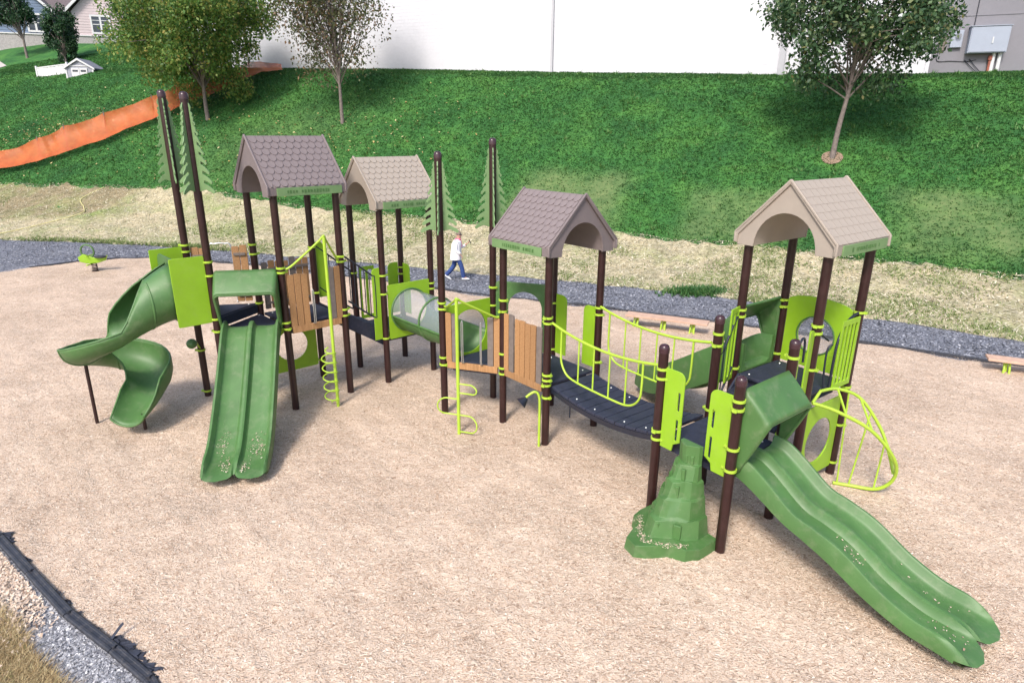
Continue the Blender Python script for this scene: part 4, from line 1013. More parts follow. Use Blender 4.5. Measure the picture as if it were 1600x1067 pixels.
mt = gbox('electric_meter', .98, 9.56, .50, .78, .16, 'cab')
mb = MB().cyl(gx(1.02, .16, 9.68), gx(1.02, .27, 9.68), .13, .12, 20); link('meter_glass', mb.mesh('meter_glass', M['bubble']), mt)
gbox('junction_box', .42, 9.36, .26, .62, .10, 'grey_board')
for u in (2.66, 2.92):
    mb = MB().cyl(gx(u, .14, 7.9), gx(u, .14, 8.86), .085, n=14); link('conduit', mb.mesh('conduit', M['white']), wing)
mb = MB().cyl(gx(2.55, .14, 7.9), gx(2.55, .14, 8.7), .06, n=12); mb.cyl(gx(2.55, .14, 8.55), gx(2.55, .14, 8.75), .10, n=12); link('rusty_pipe', mb.mesh('rusty_pipe', M['rust']), wing)
def wire(pts, r=.016, nm='cable'): link(nm, MB().tube(bez([gx(*q_) for q_ in pts], 4), r, 6).mesh(nm, M['black'], 60), wing)
wire([(1.62, .03, 10.1), (1.62, .03, 11.4), (1.62, .03, 12.8), (1.62, .03, 14.5)], .02)
wire([(.32, .04, 9.1), (.32, .03, 8.6), (.9, .03, 8.57), (1.6, .03, 8.53), (2.0, .05, 8.6)]); wire([(1.5, .05, 8.6), (1.8, .06, 8.3), (2.2, .08, 7.95)]); wire([(1.7, .05, 8.65), (2.0, .06, 8.3), (2.35, .08, 7.95)])
gbox('white_vent', 4.55, 9.5, .35, .55, .10, 'white')

# ================================================================== houses far left
def M_(n, c, **k): M[n] = plain(n, c, **k)
M_('blue_clapboard', (.155, .21, .31), rough=.7, var=.06, scale=2); M_('pink_clapboard', (.56, .47, .48), rough=.7, var=.04, scale=2)
M_('stone_base', (.36, .34, .34), rough=.9, var=.25, scale=9); M_('roof_brown', (.125, .10, .105), rough=.9, var=.2, scale=5); M_('olive_wall', (.23, .24, .22), rough=.8, var=.06, scale=2)
HB = V(-44.2, 68.0, 12.55)      # centre front, between the two gables
hX = V(.96, .28, 0).normalized(); hN = V(.28, -.96, 0).normalized(); hN = V(hX.y, -hX.x, 0)
def hp_(u, n, z): return HB + hX * u + hN * n + V(0, 0, z)
house = thing('twin_gable_house', HB, 'house with a blue gable and a pink gable behind the top of the meadow', 'house')
def gable_wing(u0, u1, n, m, zb, ze, za, lab):
    um = (u0 + u1) / 2; g = link('gable_wing', None, house, Matrix.Translation(hp_(um, n, 0)), label=lab)
    mb = MB(); out = [(u0, zb), (u1, zb), (u1, ze), (um, za), (u0, ze)]
    mb.loft([[hp_(u, n, z) for u, z in out], [hp_(u, n - 7, z) for u, z in out]]); link('wall', mb.mesh('wall', M[m], 0), g)
    # laps
    mb = MB(); z = zb + .12
    while z < za - .4:
        f = 1 if z < ze else (za - z) / (za - ze); hw = (u1 - u0) / 2 * f - .02; mb.box(hp_(um, n + .012, z), 2 * hw, .02, .03, X=hX); z += .24
    link('clapboard_edge', mb.mesh('clapboard_edge', M[m], 0), g, kind='stuff')
    mb = MB(); mb.loft([[hp_(u, n + .12, z) for u, z in ((u0 - .05, -1.6), (u1 + .05, -1.6), (u1 + .05, zb), (u0 - .05, zb))], [hp_(u, n - 7, z) for u, z in ((u0 - .05, -1.6), (u1 + .05, -1.6), (u1 + .05, zb), (u0 - .05, zb))]])
    link('stone_base', mb.mesh('stone_base', M['stone_base'], 0), g)
    mb = MB(); mb.box(hp_(um, n + .14, zb + .05), u1 - u0 + .3, .12, .10, X=hX); link('sill_band', mb.mesh('sill_band', M['white'], 0), g)
    for sgn in (-1, 1):
        a = hp_(um, 0, za + .12); b = hp_(um + sgn * ((u1 - u0) / 2 + .55), 0, ze - .45 * (za - ze) / ((u1 - u0) / 2) * .55 * 1.0 + .02)
        ee = (b - a); 
        mb = MB(); mb.loft([[a + hN * nn, b + hN * nn, b + hN * nn + V(0, 0, .16), a + hN * nn + V(0, 0, .16)] for nn in (n + .42, n - 7)]); link('roof', mb.mesh('roof', M['roof_brown'], 0), g)
        mb = MB(); mb.loft([[a + hN * nn - V(0, 0, .12), b + hN * nn - V(0, 0, .12), b + hN * nn + V(0, 0, .18), a + hN * nn + V(0, 0, .18)] for nn in (n + .42, n + .50)]); link('barge_board', mb.mesh('barge_board', M['white'], 0), g)
    return g
def win(g, u, n, z, w, h, cols=2, rows=3):
    f = link('window', None, g, Matrix.Translation(hp_(u, n, z)))
    f = link('window', MB().box(hp_(u, n + .02, z), w, .04, h, X=hX).mesh('window', M['glass'], 0), g)
    mb = MB()
    for s_ in (-1, 1): mb.box(hp_(u + s_ * (w / 2 + .03), n + .06, z), .14, .07, h + .26, X=hX)
    for s_ in (-1, 1): mb.box(hp_(u, n + .055, z + s_ * (h / 2 + .05)), w, .06, .16, X=hX)
    mb.box(hp_(u, n + .05, z), .16, .05, h, X=hX)
    mb.box(hp_(u, n + .045, z), w, .03, .07, X=hX); mb.box(hp_(u, n + .044, z + h * .25), w, .02, .05, X=hX)
    o = link('window_frame', mb.mesh('window_frame', M['white'], 0), g)
for ob in (): pass
g1 = gable_wing(-6.3, -.6, 0, 'blue_clapboard', 1.05, 3.15, 6.0, 'blue clapboard gable with white barge boards')
g2 = gable_wing(1.3, 6.8, .3, 'pink_clapboard', 1.05, 3.25, 6.0, 'pale pink clapboard gable with white barge boards')
def win(g, u, n, z, w, h):
    o = link('window', MB().box(hp_(u, n + .02, z), w, .04, h, X=hX).mesh('window', M['glass'], 0), g)
    mb = MB()
    for s_ in (-1, 1): mb.box(hp_(u + s_ * (w / 2 + .03), n + .06, z), .14, .07, h + .26, X=hX)
    for s_ in (-1, 1): mb.box(hp_(u, n + .055, z + s_ * (h / 2 + .05)), w, .06, .16, X=hX)
    mb.box(hp_(u, n + .05, z), .16, .05, h, X=hX); mb.box(hp_(u, n + .045, z), w, .03, .07, X=hX); mb.box(hp_(u, n + .044, z + h * .25), w, .02, .05, X=hX)
    # frame set beside the pane so that both stay three levels deep
    link('window_frame', mb.mesh('window_frame', M['white'], 0), g)
win(g1, -1.95, .0, 2.1, 1.25, 1.4); win(g2, 3.7, .3, 2.15, 1.55, 1.45)
mb = MB(); mb.loft([[hp_(u, -1.6, z) for u, z in ((-.7, -1.6), (1.4, -1.6), (1.4, 3.2), (-.7, 3.2))], [hp_(u, -7, z) for u, z in ((-.7, -1.6), (1.4, -1.6), (1.4, 3.2), (-.7, 3.2))]]); link('recessed_wall', mb.mesh('recessed_wall', M['olive_wall'], 0), house)
mb = MB(); mb.loft([[hp_(-3, -.7, 3.2), hp_(4, -.7, 3.2), hp_(4, -.7, 3.35), hp_(-3, -.7, 3.35)], [hp_(-3, -9, 8.8), hp_(4, -9, 8.8), hp_(4, -9, 8.95), hp_(-3, -9, 8.95)]]); link('main_roof', mb.mesh('main_roof', M['roof_brown'], 0), house)
mb = MB(); mb.box(hp_(.35, -1.56, 2.3), .7, .06, 1.1, X=hX); link('dark_window', mb.mesh('dark_window', M['glass'], 0), house)
mb = MB(); mb.loft([[hp_(-16, -6, -1), hp_(20, -6, -1), hp_(20, -6, 6.4), hp_(-16, -6, 6.4)], [hp_(-16, -16, -1), hp_(20, -16, -1), hp_(20, -16, 6.4), hp_(-16, -16, 6.4)]]); link('rear_wing', mb.mesh('rear_wing', M['pink_clapboard'], 0), house)
mb = MB(); mb.loft([[hp_(-16.6, -5.4, 6.4), hp_(-16.6, -16.6, 6.4), hp_(-16.6, -11, 11)], [hp_(20.6, -5.4, 6.4), hp_(20.6, -16.6, 6.4), hp_(20.6, -11, 11)]]); link('rear_roof', mb.mesh('rear_roof', M['roof_brown'], 0), house)
# white screen fence left of the house
def white_fence(name, p0, p1, h, n, label):
    g = thing(name, p0, label, 'fence'); d = (p1 - p0); L = d.length; d.normalize()
    for i in range(n):
        f = (i + .5) / n; c_ = p0.lerp(p1, f); z = tz1(c_.x, c_.y)
        o = link('board', MB().box((c_.x, c_.y, z + h / 2 - .1), L / n - .02, .04, h + .15, X=d).mesh('board', M['white'], 0), g)
    mb = MB()
    a, b = p0.copy(), p1.copy(); a.z = tz1(a.x, a.y) + h; b.z = tz1(b.x, b.y) + h; c_ = (a + b) / 2
    mb.box(c_, (b - a).length, .08, .08, X=(b - a)); link('rail', mb.mesh('rail', M['white'], 0), g)
    for e_ in (a, b): link('post', MB().box((e_.x, e_.y, e_.z - h / 2), .12, .12, h + .3, X=d).mesh('post', M['white'], 0), g)
white_fence('white_fence', V(-53.0, 66.0, 0), V(-49.0, 66.6, 0), 1.3, 9, 'white board fence beside the blue gable at the top left corner')
white_fence('white_fence', V(-37.3, 53.6, 0), V(-34.4, 52.9, 0), .62, 8, 'low white board fence left of the small shed on the meadow')

# small shed
sb = V(-33.0, 52.1, tz1(-33.0, 52.1) - .30); sX = V(.97, .12, 0).normalized(); sN = V(sX.y, -sX.x, 0)
shed = thing('garden_shed', sb, 'small grey shed with white double doors and trim half hidden by the meadow', 'shed')
M_('shed_grey', (.30, .31, .36), rough=.8); M_('shed_roof', (.19, .20, .24), rough=.9)
sp_ = lambda u, n, z: sb + sX * u + sN * n + V(0, 0, z)
out = [(-1.0, -.3), (1.0, -.3), (1.0, .78), (0, 1.38), (-1.0, .78)]
link('wall', MB().loft([[sp_(u, 0, z) for u, z in out], [sp_(u, -1.8, z) for u, z in out]]).mesh('wall', M['shed_grey'], 0), shed)
for sg in (-1, 1):
    link('roof', MB().loft([[sp_(0, n, 1.40), sp_(sg * 1.14, n, .72), sp_(sg * 1.14, n, .80), sp_(0, n, 1.48)] for n in (.1, -1.9)]).mesh('roof', M['shed_roof'], 0), shed)
    link('barge_board', MB().loft([[sp_(0, n, 1.33), sp_(sg * 1.12, n, .66), sp_(sg * 1.12, n, .78), sp_(0, n, 1.47)] for n in (.10, .13)]).mesh('barge_board', M['white'], 0), shed)
    link('corner_trim', MB().box(sp_(sg * .95, .02, .2), .1, .04, 1.0, X=sX).mesh('corner_trim', M['white'], 0), shed)
    dd = link('door', MB().box(sp_(sg * .29, .03, .28), .55, .05, 1.0, X=sX).mesh('door', M['white'], 0), shed)
    link('door_window', MB().box(sp_(sg * .29, .062, .58), .38, .01, .14, X=sX).mesh('door_window', M['glass'], 0), dd)
link('gable_trim', MB().box(sp_(0, .02, .93), 1.5, .03, .07, X=sX).mesh('gable_trim', M['white'], 0), shed)
# concrete path up to the houses
xs_ = np.linspace(0, 1, 24); A_, B_ = V(-44.6, 59.5, 0), V(-51.2, 66.0, 0); pts = [A_.lerp(B_, f) for f in xs_]; d = (B_ - A_).normalized(); w = d.cross(V(0, 0, 1))
Xp = np.array([[ (p_ + w * s_).x for s_ in (-.55, 0, .55)] for p_ in pts]); Yp = np.array([[(p_ + w * s_).y for s_ in (-.55, 0, .55)] for p_ in pts])
sheet('footpath', Xp, Yp, tz(Xp, Yp) + .05, plain('concrete', (.40, .37, .35), .9, .1, 3), kind='structure')

# ================================================================== orange fence
def orange_mat(name, c1, c2, al):
    m, nt, p = base_mat(name); tc = nt.nodes.new('ShaderNodeTexCoord'); n = noise_n(nt, 1.4, 5, .65)
    c = ramp(nt, [(.3, c1), (.7, c2)], n.outputs[0]).outputs[0]; nt.links.new(c, p.inputs['Base Color']); p.inputs['Roughness'].default_value = .6
    p.inputs['Alpha'].default_value = al; return m
M['orange'] = orange_mat('orange_mesh', (.40, .075, .015), (.60, .13, .03), .70)
FP = [(-38, 40.0), (-32.18, 41.05), (-29.59, 41.25), (-28.09, 41.7), (-25.8, 42.3), (-23.34, 43.65), (-22.01, 44.45), (-20.09, 45.55), (-17.98, 46.65), (-16.0, 47.3)]
sf = thing('orange_fence', (-32, 40.7, tz1(-32, 40.7)), 'sagging orange plastic mesh fence running up the grassy slope', 'fence')
fpts = [V(a, b, 0) for a, b in FP]; HT = [.9, 1.0, 1.35, 1.55, 1.55, 1.4, 1.45, 1.05, 1.0, .45, .6]
for i in range(len(fpts) - 1):
    a, b = fpts[i], fpts[i + 1]; K = 26; X = np.zeros((K + 1, 7)); Y = X.copy(); Z = X.copy()
    nrm = V(.36, -.93, 0)
    for j in range(K + 1):
        f = j / K; c_ = a.lerp(b, f); h = HT[i] * (1 - f) + HT[i + 1] * f; h *= 1 - .10 * math.sin(math.pi * f)
        for k in range(7):
            g = k / 6; off = (.16 * math.sin(5 * f + i) * g * (1 - g) * 2 + .06 * math.sin(11 * f + i * 2 + 3 * g) * (.3 + g) + .03 * math.sin(27 * f + i + 9 * g)) * math.sin(math.pi * f) ** .5 + 1.0 * (1 - g) ** 1.8
            q_ = c_ + nrm * off; X[j, k], Y[j, k] = q_.x, q_.y; Z[j, k] = tz1(c_.x, c_.y) + h * g - .03
    o = sheet('mesh_panel', X, Y, Z, M['orange'], parent=sf)
    link('stake', MB().box((a.x, a.y, tz1(a.x, a.y) + HT[i] / 2), .05, .05, HT[i] + .12).mesh('stake', M['grey_board'], 0), sf)

# ================================================================== trees
BARK = plain('tree_bark', (.17, .14, .125), .9, .3, 12, bmp=.6, bscale=40)
def leafmat(name, stops, trans=.3): M[name] = island(name, stops, .55, .5, [(.3, (.75, .75, .75)), (.7, (1.2, 1.2, 1.15))], trans)
leafmat('leaf_yellow', [(0, (.06, .14, .035)), (.35, (.12, .25, .055)), (.65, (.20, .32, .07)), (.88, (.32, .37, .10)), (1, (.45, .36, .10))], .5)
leafmat('leaf_brown', [(0, (.05, .06, .028)), (.35, (.10, .125, .05)), (.65, (.14, .14, .065)), (.85, (.19, .12, .07)), (1, (.26, .16, .09))])
leafmat('leaf_dark', [(0, (.024, .062, .026)), (.45, (.048, .110, .044)), (.8, (.10, .175, .075)), (.94, (.20, .25, .12)), (1, (.20, .17, .06))])
leafmat('leaf_far', [(0, (.018, .05, .025)), (.5, (.03, .085, .035)), (1, (.06, .13, .05))])
def tree(name, label, base, trunk_h, trunk_r, crown_c, crown_r, nl, leaf, m, ncl=60, sparse=.5, seed=1, cat='tree', group=None, lean=(0, 0), fill=.75):
    rg = np.random.default_rng(seed); rn = random.Random(seed)
    b = Vector(base); t = thing(name, b, label, cat, group)
    cc = b + Vector(crown_c); cr = Vector(crown_r)
    # clusters
    C_ = []
    while len(C_) < ncl:
        v = rg.uniform(-1, 1, 3); L = np.linalg.norm(v)
        if L > 1 or L < .25: continue
        # narrower at the top, ragged
        s_ = 1 - .30 * max(v[2], 0); v = v * rg.uniform(.82, 1.08)
        C_.append(cc + V(v[0] * cr.x * s_, v[1] * cr.y * s_, v[2] * cr.z))
    mb = MB(); top = b + V(lean[0], lean[1], trunk_h)
    tp = [b + V(0, 0, -.3), b + V(0, 0, .02), b.lerp(top, .35) + V(rn.uniform(-.04, .04), 0, 0), b.lerp(top, .7), top, top.lerp(cc, .5), cc + V(0, 0, cr.z * .5)]
    tpp = bez(tp, 4); n_ = len(tpp); rs = [trunk_r * (1.25 - .25 * min(1, i / 4)) * (1 - .85 * (i / (n_ - 1)) ** 1.3) for i in range(n_)]
    mb.tube(tpp, trunk_r, 10, rs=rs); link('trunk', mb.mesh('trunk', BARK, 60), t)
    mb = MB()
    for i, c_ in enumerate(C_):
        if i % 2 and ncl > 40: continue
        k = int(n_ * rn.uniform(.48, .85)); a = tpp[k]
        mid = a.lerp(c_, .5) + V(rn.uniform(-.2, .2), rn.uniform(-.2, .2), rn.uniform(.0, .3)); pts = bez([a, mid, c_], 3)
        mb.tube(pts, .03, 5, rs=[rs[k] * .42 * (1 - .8 * j / (len(pts) - 1)) + .006 for j in range(len(pts))])
    link('branches', mb.mesh('branches', BARK, 60), t)
    idx = rg.integers(0, ncl, nl); Cn = np.array([list(c_) for c_ in C_]); sc = np.array([cr.x, cr.y, cr.z]) * sparse * rg.uniform(.6, 1.15, ncl)[idx][:, None] * .55
    v = rg.normal(0, 1, (nl, 3)); v /= np.linalg.norm(v, axis=1)[:, None]; P_ = Cn[idx] + v * sc * (rg.uniform(0, 1, nl) ** (1 / 2.4))[:, None]
    L = leaf * rg.uniform(.6, 1.35, nl); dirv = rg.normal(0, 1, (nl, 3)); dirv[:, 2] -= .5; dirv /= np.linalg.norm(dirv, axis=1)[:, None]
    o_ = rg.normal(0, 1, (nl, 3)); sd_ = np.cross(dirv, o_); sd_ /= np.linalg.norm(sd_, axis=1)[:, None]; up = np.cross(dirv, sd_)
    a = P_; e_ = P_ + dirv * L[:, None]; mpt = P_ + dirv * (L * .48)[:, None] + up * (L * .06)[:, None]; hw = sd_ * (L * .29)[:, None]
    verts = np.stack([a, mpt - hw, e_, mpt + hw], 1).reshape(-1, 3)
    link('crown', fast_mesh('crown', verts, np.arange(nl * 4).reshape(nl, 4), M[m]), t); return t
def tb(x, y): return (x, y, tz1(x, y))
tree('maple_tree', 'broad yellowing tree in front of the orange fence on the left of the hill', tb(-19.37, 42.5), 2.5, .15, (-.1, -.2, 6.2), (5.1, 4.4, 4.7), 60000, .19, 'leaf_yellow', 130, .45, 3)
tree('thin_tree', 'sparse brownish tree against the white wall, middle of the three hill trees', tb(-10.05, 39.35), 2.9, .12, (-.3, 0, 6.6), (3.4, 3.0, 4.3), 18000, .165, 'leaf_brown', 130, .62, 11)
tree('oak_tree', 'dark green tree on the right of the hill beside the grey wing', tb(13.5, 27.95), 3.3, .125, (.10, 0, 6.1), (3.6, 3.1, 3.7), 27000, .18, 'leaf_dark', 85, .46, 31, lean=(.30, 0))
tree('garden_tree', 'dark round tree at the top left corner before the blue gable', tb(-43.6, 61.8), 1.9, .13, (-.7, 0, 4.0), (2.2, 2.0, 2.2), 9000, .20, 'leaf_far', 40, .55, 21)
tree('bushy_evergreen', 'bushy dark evergreen right behind the small shed', tb(-38.0, 58.4), .5, .10, (0, 0, 2.4), (1.35, 1.3, 2.1), 10000, .18, 'leaf_far', 40, .55, 23, cat='evergreen')
tree('screen_tree', 'dark tree behind the left edge of the yellowing tree beside the pink gable', tb(-32.6, 60.5), 1.6, .12, (0, 0, 4.0), (1.8, 1.8, 3.0), 9000, .2, 'leaf_far', 40, .55, 25)
#tree('screen_tree', 'tree behind the yellowing tree at the top edge near the white building', tb(-27.5, 63.5), 1.6, .12, (0, 0, 4.6), (3.6, 2.0, 3.6), 9000, .24, 'leaf_far', 40, .55, 27)
# mulch ring under the right hill tree
a = np.linspace(0, 2 * np.pi, 24); r_ = np.array([0, .25, .42]); Xp = 13.5 + r_[None, :] * np.cos(a)[:, None]; Yp = 27.95 + r_[None, :] * np.sin(a)[:, None]
mo = sheet('bare_soil', Xp, Yp, tz(Xp, Yp) + .03, plain('bare_soil', (.24, .17, .12), .95, .25, 14), kind='structure')

# ================================================================== ground cover
def tufts(name, P, h, w, m, k=3, lean=.35, **kw):
    n = len(P); V_ = []; 
    for i in range(k):
        a = rng.uniform(0, 2 * np.pi, n); hh = h * rng.uniform(.55, 1.35, n); d = np.stack([np.cos(a), np.sin(a), 0 * a], 1); s_ = np.stack([-np.sin(a), np.cos(a), 0 * a], 1)
        b = P + d * (w * .6); tip = b + d * (hh * lean * rng.uniform(.2, 1.6, n))[:, None] + np.array([0, 0, 1.]) * hh[:, None]
        V_.append(np.stack([b - s_ * w * .5, b + s_ * w * .5, tip], 1))
    verts = np.stack(V_, 1).reshape(-1, 3)
    return link(name, fast_mesh(name, verts, np.arange(n * k * 3).reshape(n * k, 3), m), kind='stuff', **kw)
M['blade'] = island('grass_blade', [(0, (.028, .105, .028)), (.4, (.040, .136, .034)), (.75, (.060, .168, .040)), (.94, (.11, .215, .055)), (1, (.20, .26, .10))], .6, .5, [(.3, (.62, .72, .75)), (.7, (1.35, 1.25, 1.1))], .25)
def hill_points(n):
    out = []; tot = 0
    while tot < n:
        x = rng.uniform(-44, 27, n); y = 19 + 42 * rng.uniform(0, 1, n) ** 1.1
        ok = (y > ys(x) - .1) & (y < np.where(x > -16, yw(x) + .1, 60)) & (np.abs(x + 0) < .86 * y + 1)
        ok &= rng.uniform(0, 1, n) > .80 * patch_mask(x, y)
        x, y = x[ok], y[ok]; out.append(np.stack([x, y, tz(x, y)], 1)); tot += len(x)
    return np.concatenate(out)[:n]
tufts('grass', hill_points(260000), .045, .040, M['blade'], 3, 1.2, label='dense green grass covering the hill', cat='grass')
# taller clumps in a brighter green
hpn = hill_points(9000); hpn = hpn[_n2(hpn[:, 0] * 2, hpn[:, 1] * 2, 1.3) > .45]
M['blade_bright'] = island('grass_clump', [(0, (.05, .14, .03)), (.6, (.09, .21, .045)), (1, (.17, .28, .09))], .6, 0, None, .25)
tufts('tall_grass', hpn, .17, .06, M['blade_bright'], 5, .7, label='brighter taller grass clumps dotted over the hill', cat='grass')
# fallen yellow leaves below the two left trees
P_ = []
for (cx, cy, sx_, sy_, n_) in ((-11, 37.2, 4.5, 2.0, 900), (-20, 41, 5, 2.6, 450), (-27.0, 44.4, 3.6, 1.0, 1300), (-33, 44, 5, 2.5, 300)):
    x = rng.normal(cx, sx_, n_); y = rng.normal(cy, sy_, n_); ok = y > ys(x); x, y = x[ok], y[ok]; P_.append(np.stack([x, y, tz(x, y) + .06], 1))
flakes('fallen_leaves', np.concatenate(P_), .085, .7, island('dry_leaf', [(0, (.22, .13, .05)), (.5, (.42, .30, .10)), (1, (.62, .55, .30))], .8), lift=.01, tilt=.4, label='dry yellow leaves lying in the grass below the trees', cat='leaves')
# straw stalks and sprouting grass on the straw strip
def straw_points(n):
    x = rng.uniform(-40, 22, n); f = rng.uniform(0, 1, n); y = yf(x) + (ys(x) - yf(x)) * f; ok = np.abs(x) < .86 * y + 1; x, y = x[ok], y[ok]
    return np.stack([x, y, tz(x, y) + .05], 1)
M['stalk'] = island('straw_stalk', [(0, (.20, .185, .10)), (.3, (.38, .34, .22)), (.7, (.58, .52, .38)), (1, (.76, .71, .56))], .85)
flakes('straw', straw_points(100000), .10, .16, M['stalk'], lift=.02, tilt=.28, label='pale straw scattered on the strip behind the gravel path', cat='straw')
sp2 = straw_points(60000); nz = _n2(sp2[:, 0], sp2[:, 1], .62) + .5 * _n2(sp2[:, 0] + 9, sp2[:, 1], 1.9); sp3 = sp2[nz + rng.normal(0, .25, len(nz)) > .36 - .025 * sp2[:, 0]]
M['sprout'] = island('sprouting_grass', [(0, (.10, .17, .04)), (.6, (.20, .27, .08)), (1, (.36, .38, .17))], .7, 0, None, .2)
tufts('new_grass', sp3, .06, .035, M['sprout'], 3, .5, label='thin new grass sprouting through the straw', cat='grass')
wx = rng.normal(6.1, .42, 500); wy = rng.normal(20.55, .20, 500); tufts('weed_patch', np.stack([wx, wy, tz(wx, wy) + .02], 1), .16, .05, M['blade'], 4, .7, label='small bright green weed patch at the far edge of the gravel path', cat='weeds')
wx = np.concatenate([rng.normal(-14.5, .9, 500), rng.normal(-20, 2.2, 500), rng.normal(8.8, .7, 260)]); wy = yf(wx) + np.abs(rng.normal(.1, .28, len(wx))); tufts('edge_grass', np.stack([wx, wy, tz(wx, wy) + .02], 1), .13, .04, M['sprout'], 4, .6, label='ragged grass along the far edge of the gravel path', cat='grass')
# stones of the path
n_ = 70000; x = rng.uniform(-26, 17, n_); f = rng.uniform(0, 1, n_); y = yn(x) - .1 + (yf(x) - yn(x) + .3) * f; ok = (y > yn(x) - .05)
x, y = x[ok], y[ok]; M['stone'] = island('path_stone', [(0, (.09, .095, .12)), (.5, (.16, .17, .205)), (.85, (.25, .26, .30)), (1, (.40, .40, .43))], .75)
flakes('path_stones', np.stack([x, y, np.maximum(tz(x, y), 0) + .015 + 0 * x], 1), .042, .8, M['stone'], lift=.004, tilt=.3, label='loose grey stones on the gravel path', cat='gravel')

# ================================================================== near left corner
# gravel verge outside the border, dry grass beyond
dE = V(EDGE_B[0] - EDGE_A[0], EDGE_B[1] - EDGE_A[1], 0).normalized(); nE = V(dE.y, -dE.x, 0)       # nE points away from the bed, towards the camera
if nE.y > 0: nE = -nE
xs = np.arange(-34, -1, .08); Xg = []; Yg = []
for x_ in xs: pass
y0 = yline(xs); t = np.linspace(0, 1, 16)
X = np.repeat(xs[:, None], 16, 1); Y = y0[:, None] + .06 - t[None, :] * 3.0
Z = .02 + .008 * _n2(X, Y, 3) + .004 * _n2(X, Y, 9); sheet('gravel_verge', X, Y, Z, M['gravel_light'], kind='structure')
def dry_mat():
    m, nt, p = base_mat('dry_grass_ground'); tc = nt.nodes.new('ShaderNodeTexCoord'); mp = nt.nodes.new('ShaderNodeMapping'); mp.inputs['Scale'].default_value = (8, 30, 10); mp.inputs['Rotation'].default_value = (0, 0, R(25))
    nt.links.new(tc.outputs['Object'], mp.inputs[0]); n = noise_n(nt, 1.3, 7, .7, vec=mp.outputs[0], dist=1.2); n2 = noise_n(nt, 1.6, 4, .6)
    c = ramp(nt, [(.25, (.07, .05, .02)), (.5, (.25, .16, .07)), (.75, (.48, .35, .17))], n.outputs[0]).outputs[0]; c = mix(nt, c, (.10, .10, .03), ramp(nt, [(.5, (0, 0, 0)), (.75, (.6, .6, .6))], n2.outputs[0]).outputs[0])
    nt.links.new(c, p.inputs['Base Color']); p.inputs['Roughness'].default_value = .95; bump(nt, p, n.outputs[0], 1, .04); return m
M['dry'] = dry_mat()
def vline(x): return np.interp(x, [-34, -7.2, -6.3, -5.8, -5.35, -4.9, -4.45, -4.02, -3.5, -2], [16, 6.5, 6.05, 5.84, 5.60, 5.20, 4.90, 4.64, 4.1, 1.9])
y0 = vline(xs) + .05 * _n2(xs, xs * 0, 6) ; Y = y0[:, None] - t[None, :] ** 1.3 * 9
Z = .04 + .035 * _n2(X, Y, 2.2) + .02 * _n2(X, Y, 6); Z[:, 0] = .01; sheet('dry_grass_bank', X, Y, Z, M['dry'], kind='structure')
n_ = 26000; x = rng.uniform(-8.5, -2.2, n_); y = vline(x) - np.abs(rng.normal(0, 1.0, n_)) ; x, y = x[y > 3], y[y > 3]
M['dryblade'] = island('dry_blade', [(0, (.10, .07, .03)), (.35, (.27, .18, .08)), (.7, (.46, .34, .17)), (.92, (.62, .50, .28)), (1, (.16, .19, .05))], .85)
tufts('dry_grass', np.stack([x, y - .06, .03 + 0 * x], 1), .055, .008, M['dryblade'], 4, 1.9, label='matted dry brown grass in the bottom left corner', cat='dry grass')
n_ = 30000; x = rng.uniform(-8, -2.5, n_); f = rng.uniform(0, 1, n_); y = vline(x) - .15 + (yline(x) - vline(x) + .1) * f
flakes('verge_gravel', np.stack([x, y, .028 + 0 * x], 1), .022, .8, island('verge_stone', [(0, (.12, .12, .14)), (.4, (.27, .27, .29)), (.8, (.40, .40, .42)), (1, (.62, .61, .61))], .8), lift=.003, tilt=.35, label='small pale gravel between the border and the dry grass', cat='gravel')
# chips spilled outside the border
x = np.concatenate([rng.normal(-6.35, .32, 5200), rng.normal(-5.55, .30, 1500)]); y = yline(x) - .12 - np.abs(rng.normal(0, .42, len(x))); ok = (x < -4.9); x, y = x[ok], y[ok]
flakes('spilled_woodchips', np.stack([x, y, .045 + 0 * x], 1), .036, .42, M['chip'], lift=.008, tilt=.4, label='wood chips spilled over the black border at the left edge', cat='wood chips')
# black border
ed = thing('play_area_border', (-5.1, 5.9, 0), 'black plastic border timbers with torn fabric at the bottom left', 'border')
M['border'] = plain('black_border_plastic', (.028, .030, .040), .55, .25, 8, dust=.22)
M['fabric'] = plain('torn_black_fabric', (.022, .026, .042), .8, .3, 12)
xe = [-12.2, -8.5, -6.66, -5.75, -4.84, -4.05, -3.49, -2.0, -.6]
bp_ = [V(x_, float(yline(x_)), 0) for x_ in xe]
for i in range(len(bp_) - 1):
    a, b = bp_[i], bp_[i + 1]; d = (b - a); L = d.length; d.normalize(); w = d.cross(V(0, 0, 1)); nseg = max(1, round(L / 1.15))
    for j in range(nseg):
        c0_, c1_ = a + d * (L * j / nseg + .006), a + d * (L * (j + 1) / nseg - .006)
        prof = [(-.055, -.02), (-.055, .07), (-.042, .082), (-.020, .082), (-.014, .074), (.014, .074), (.020, .082), (.042, .082), (.055, .07), (.055, -.02)]
        mb = MB(); mb.loft([[e_ + w * u + V(0, 0, z) for u, z in prof] for e_ in (c0_, c1_)]); link('timber', mb.mesh('timber', M['border'], 25), ed)
    # stake through the joint, with its loop
    link('stake', MB().cyl(b + w * 0 + V(0, 0, -.1), b + V(0, 0, .105), .018, n=10).mesh('stake', M['border']), ed)
rn = random.Random(9)
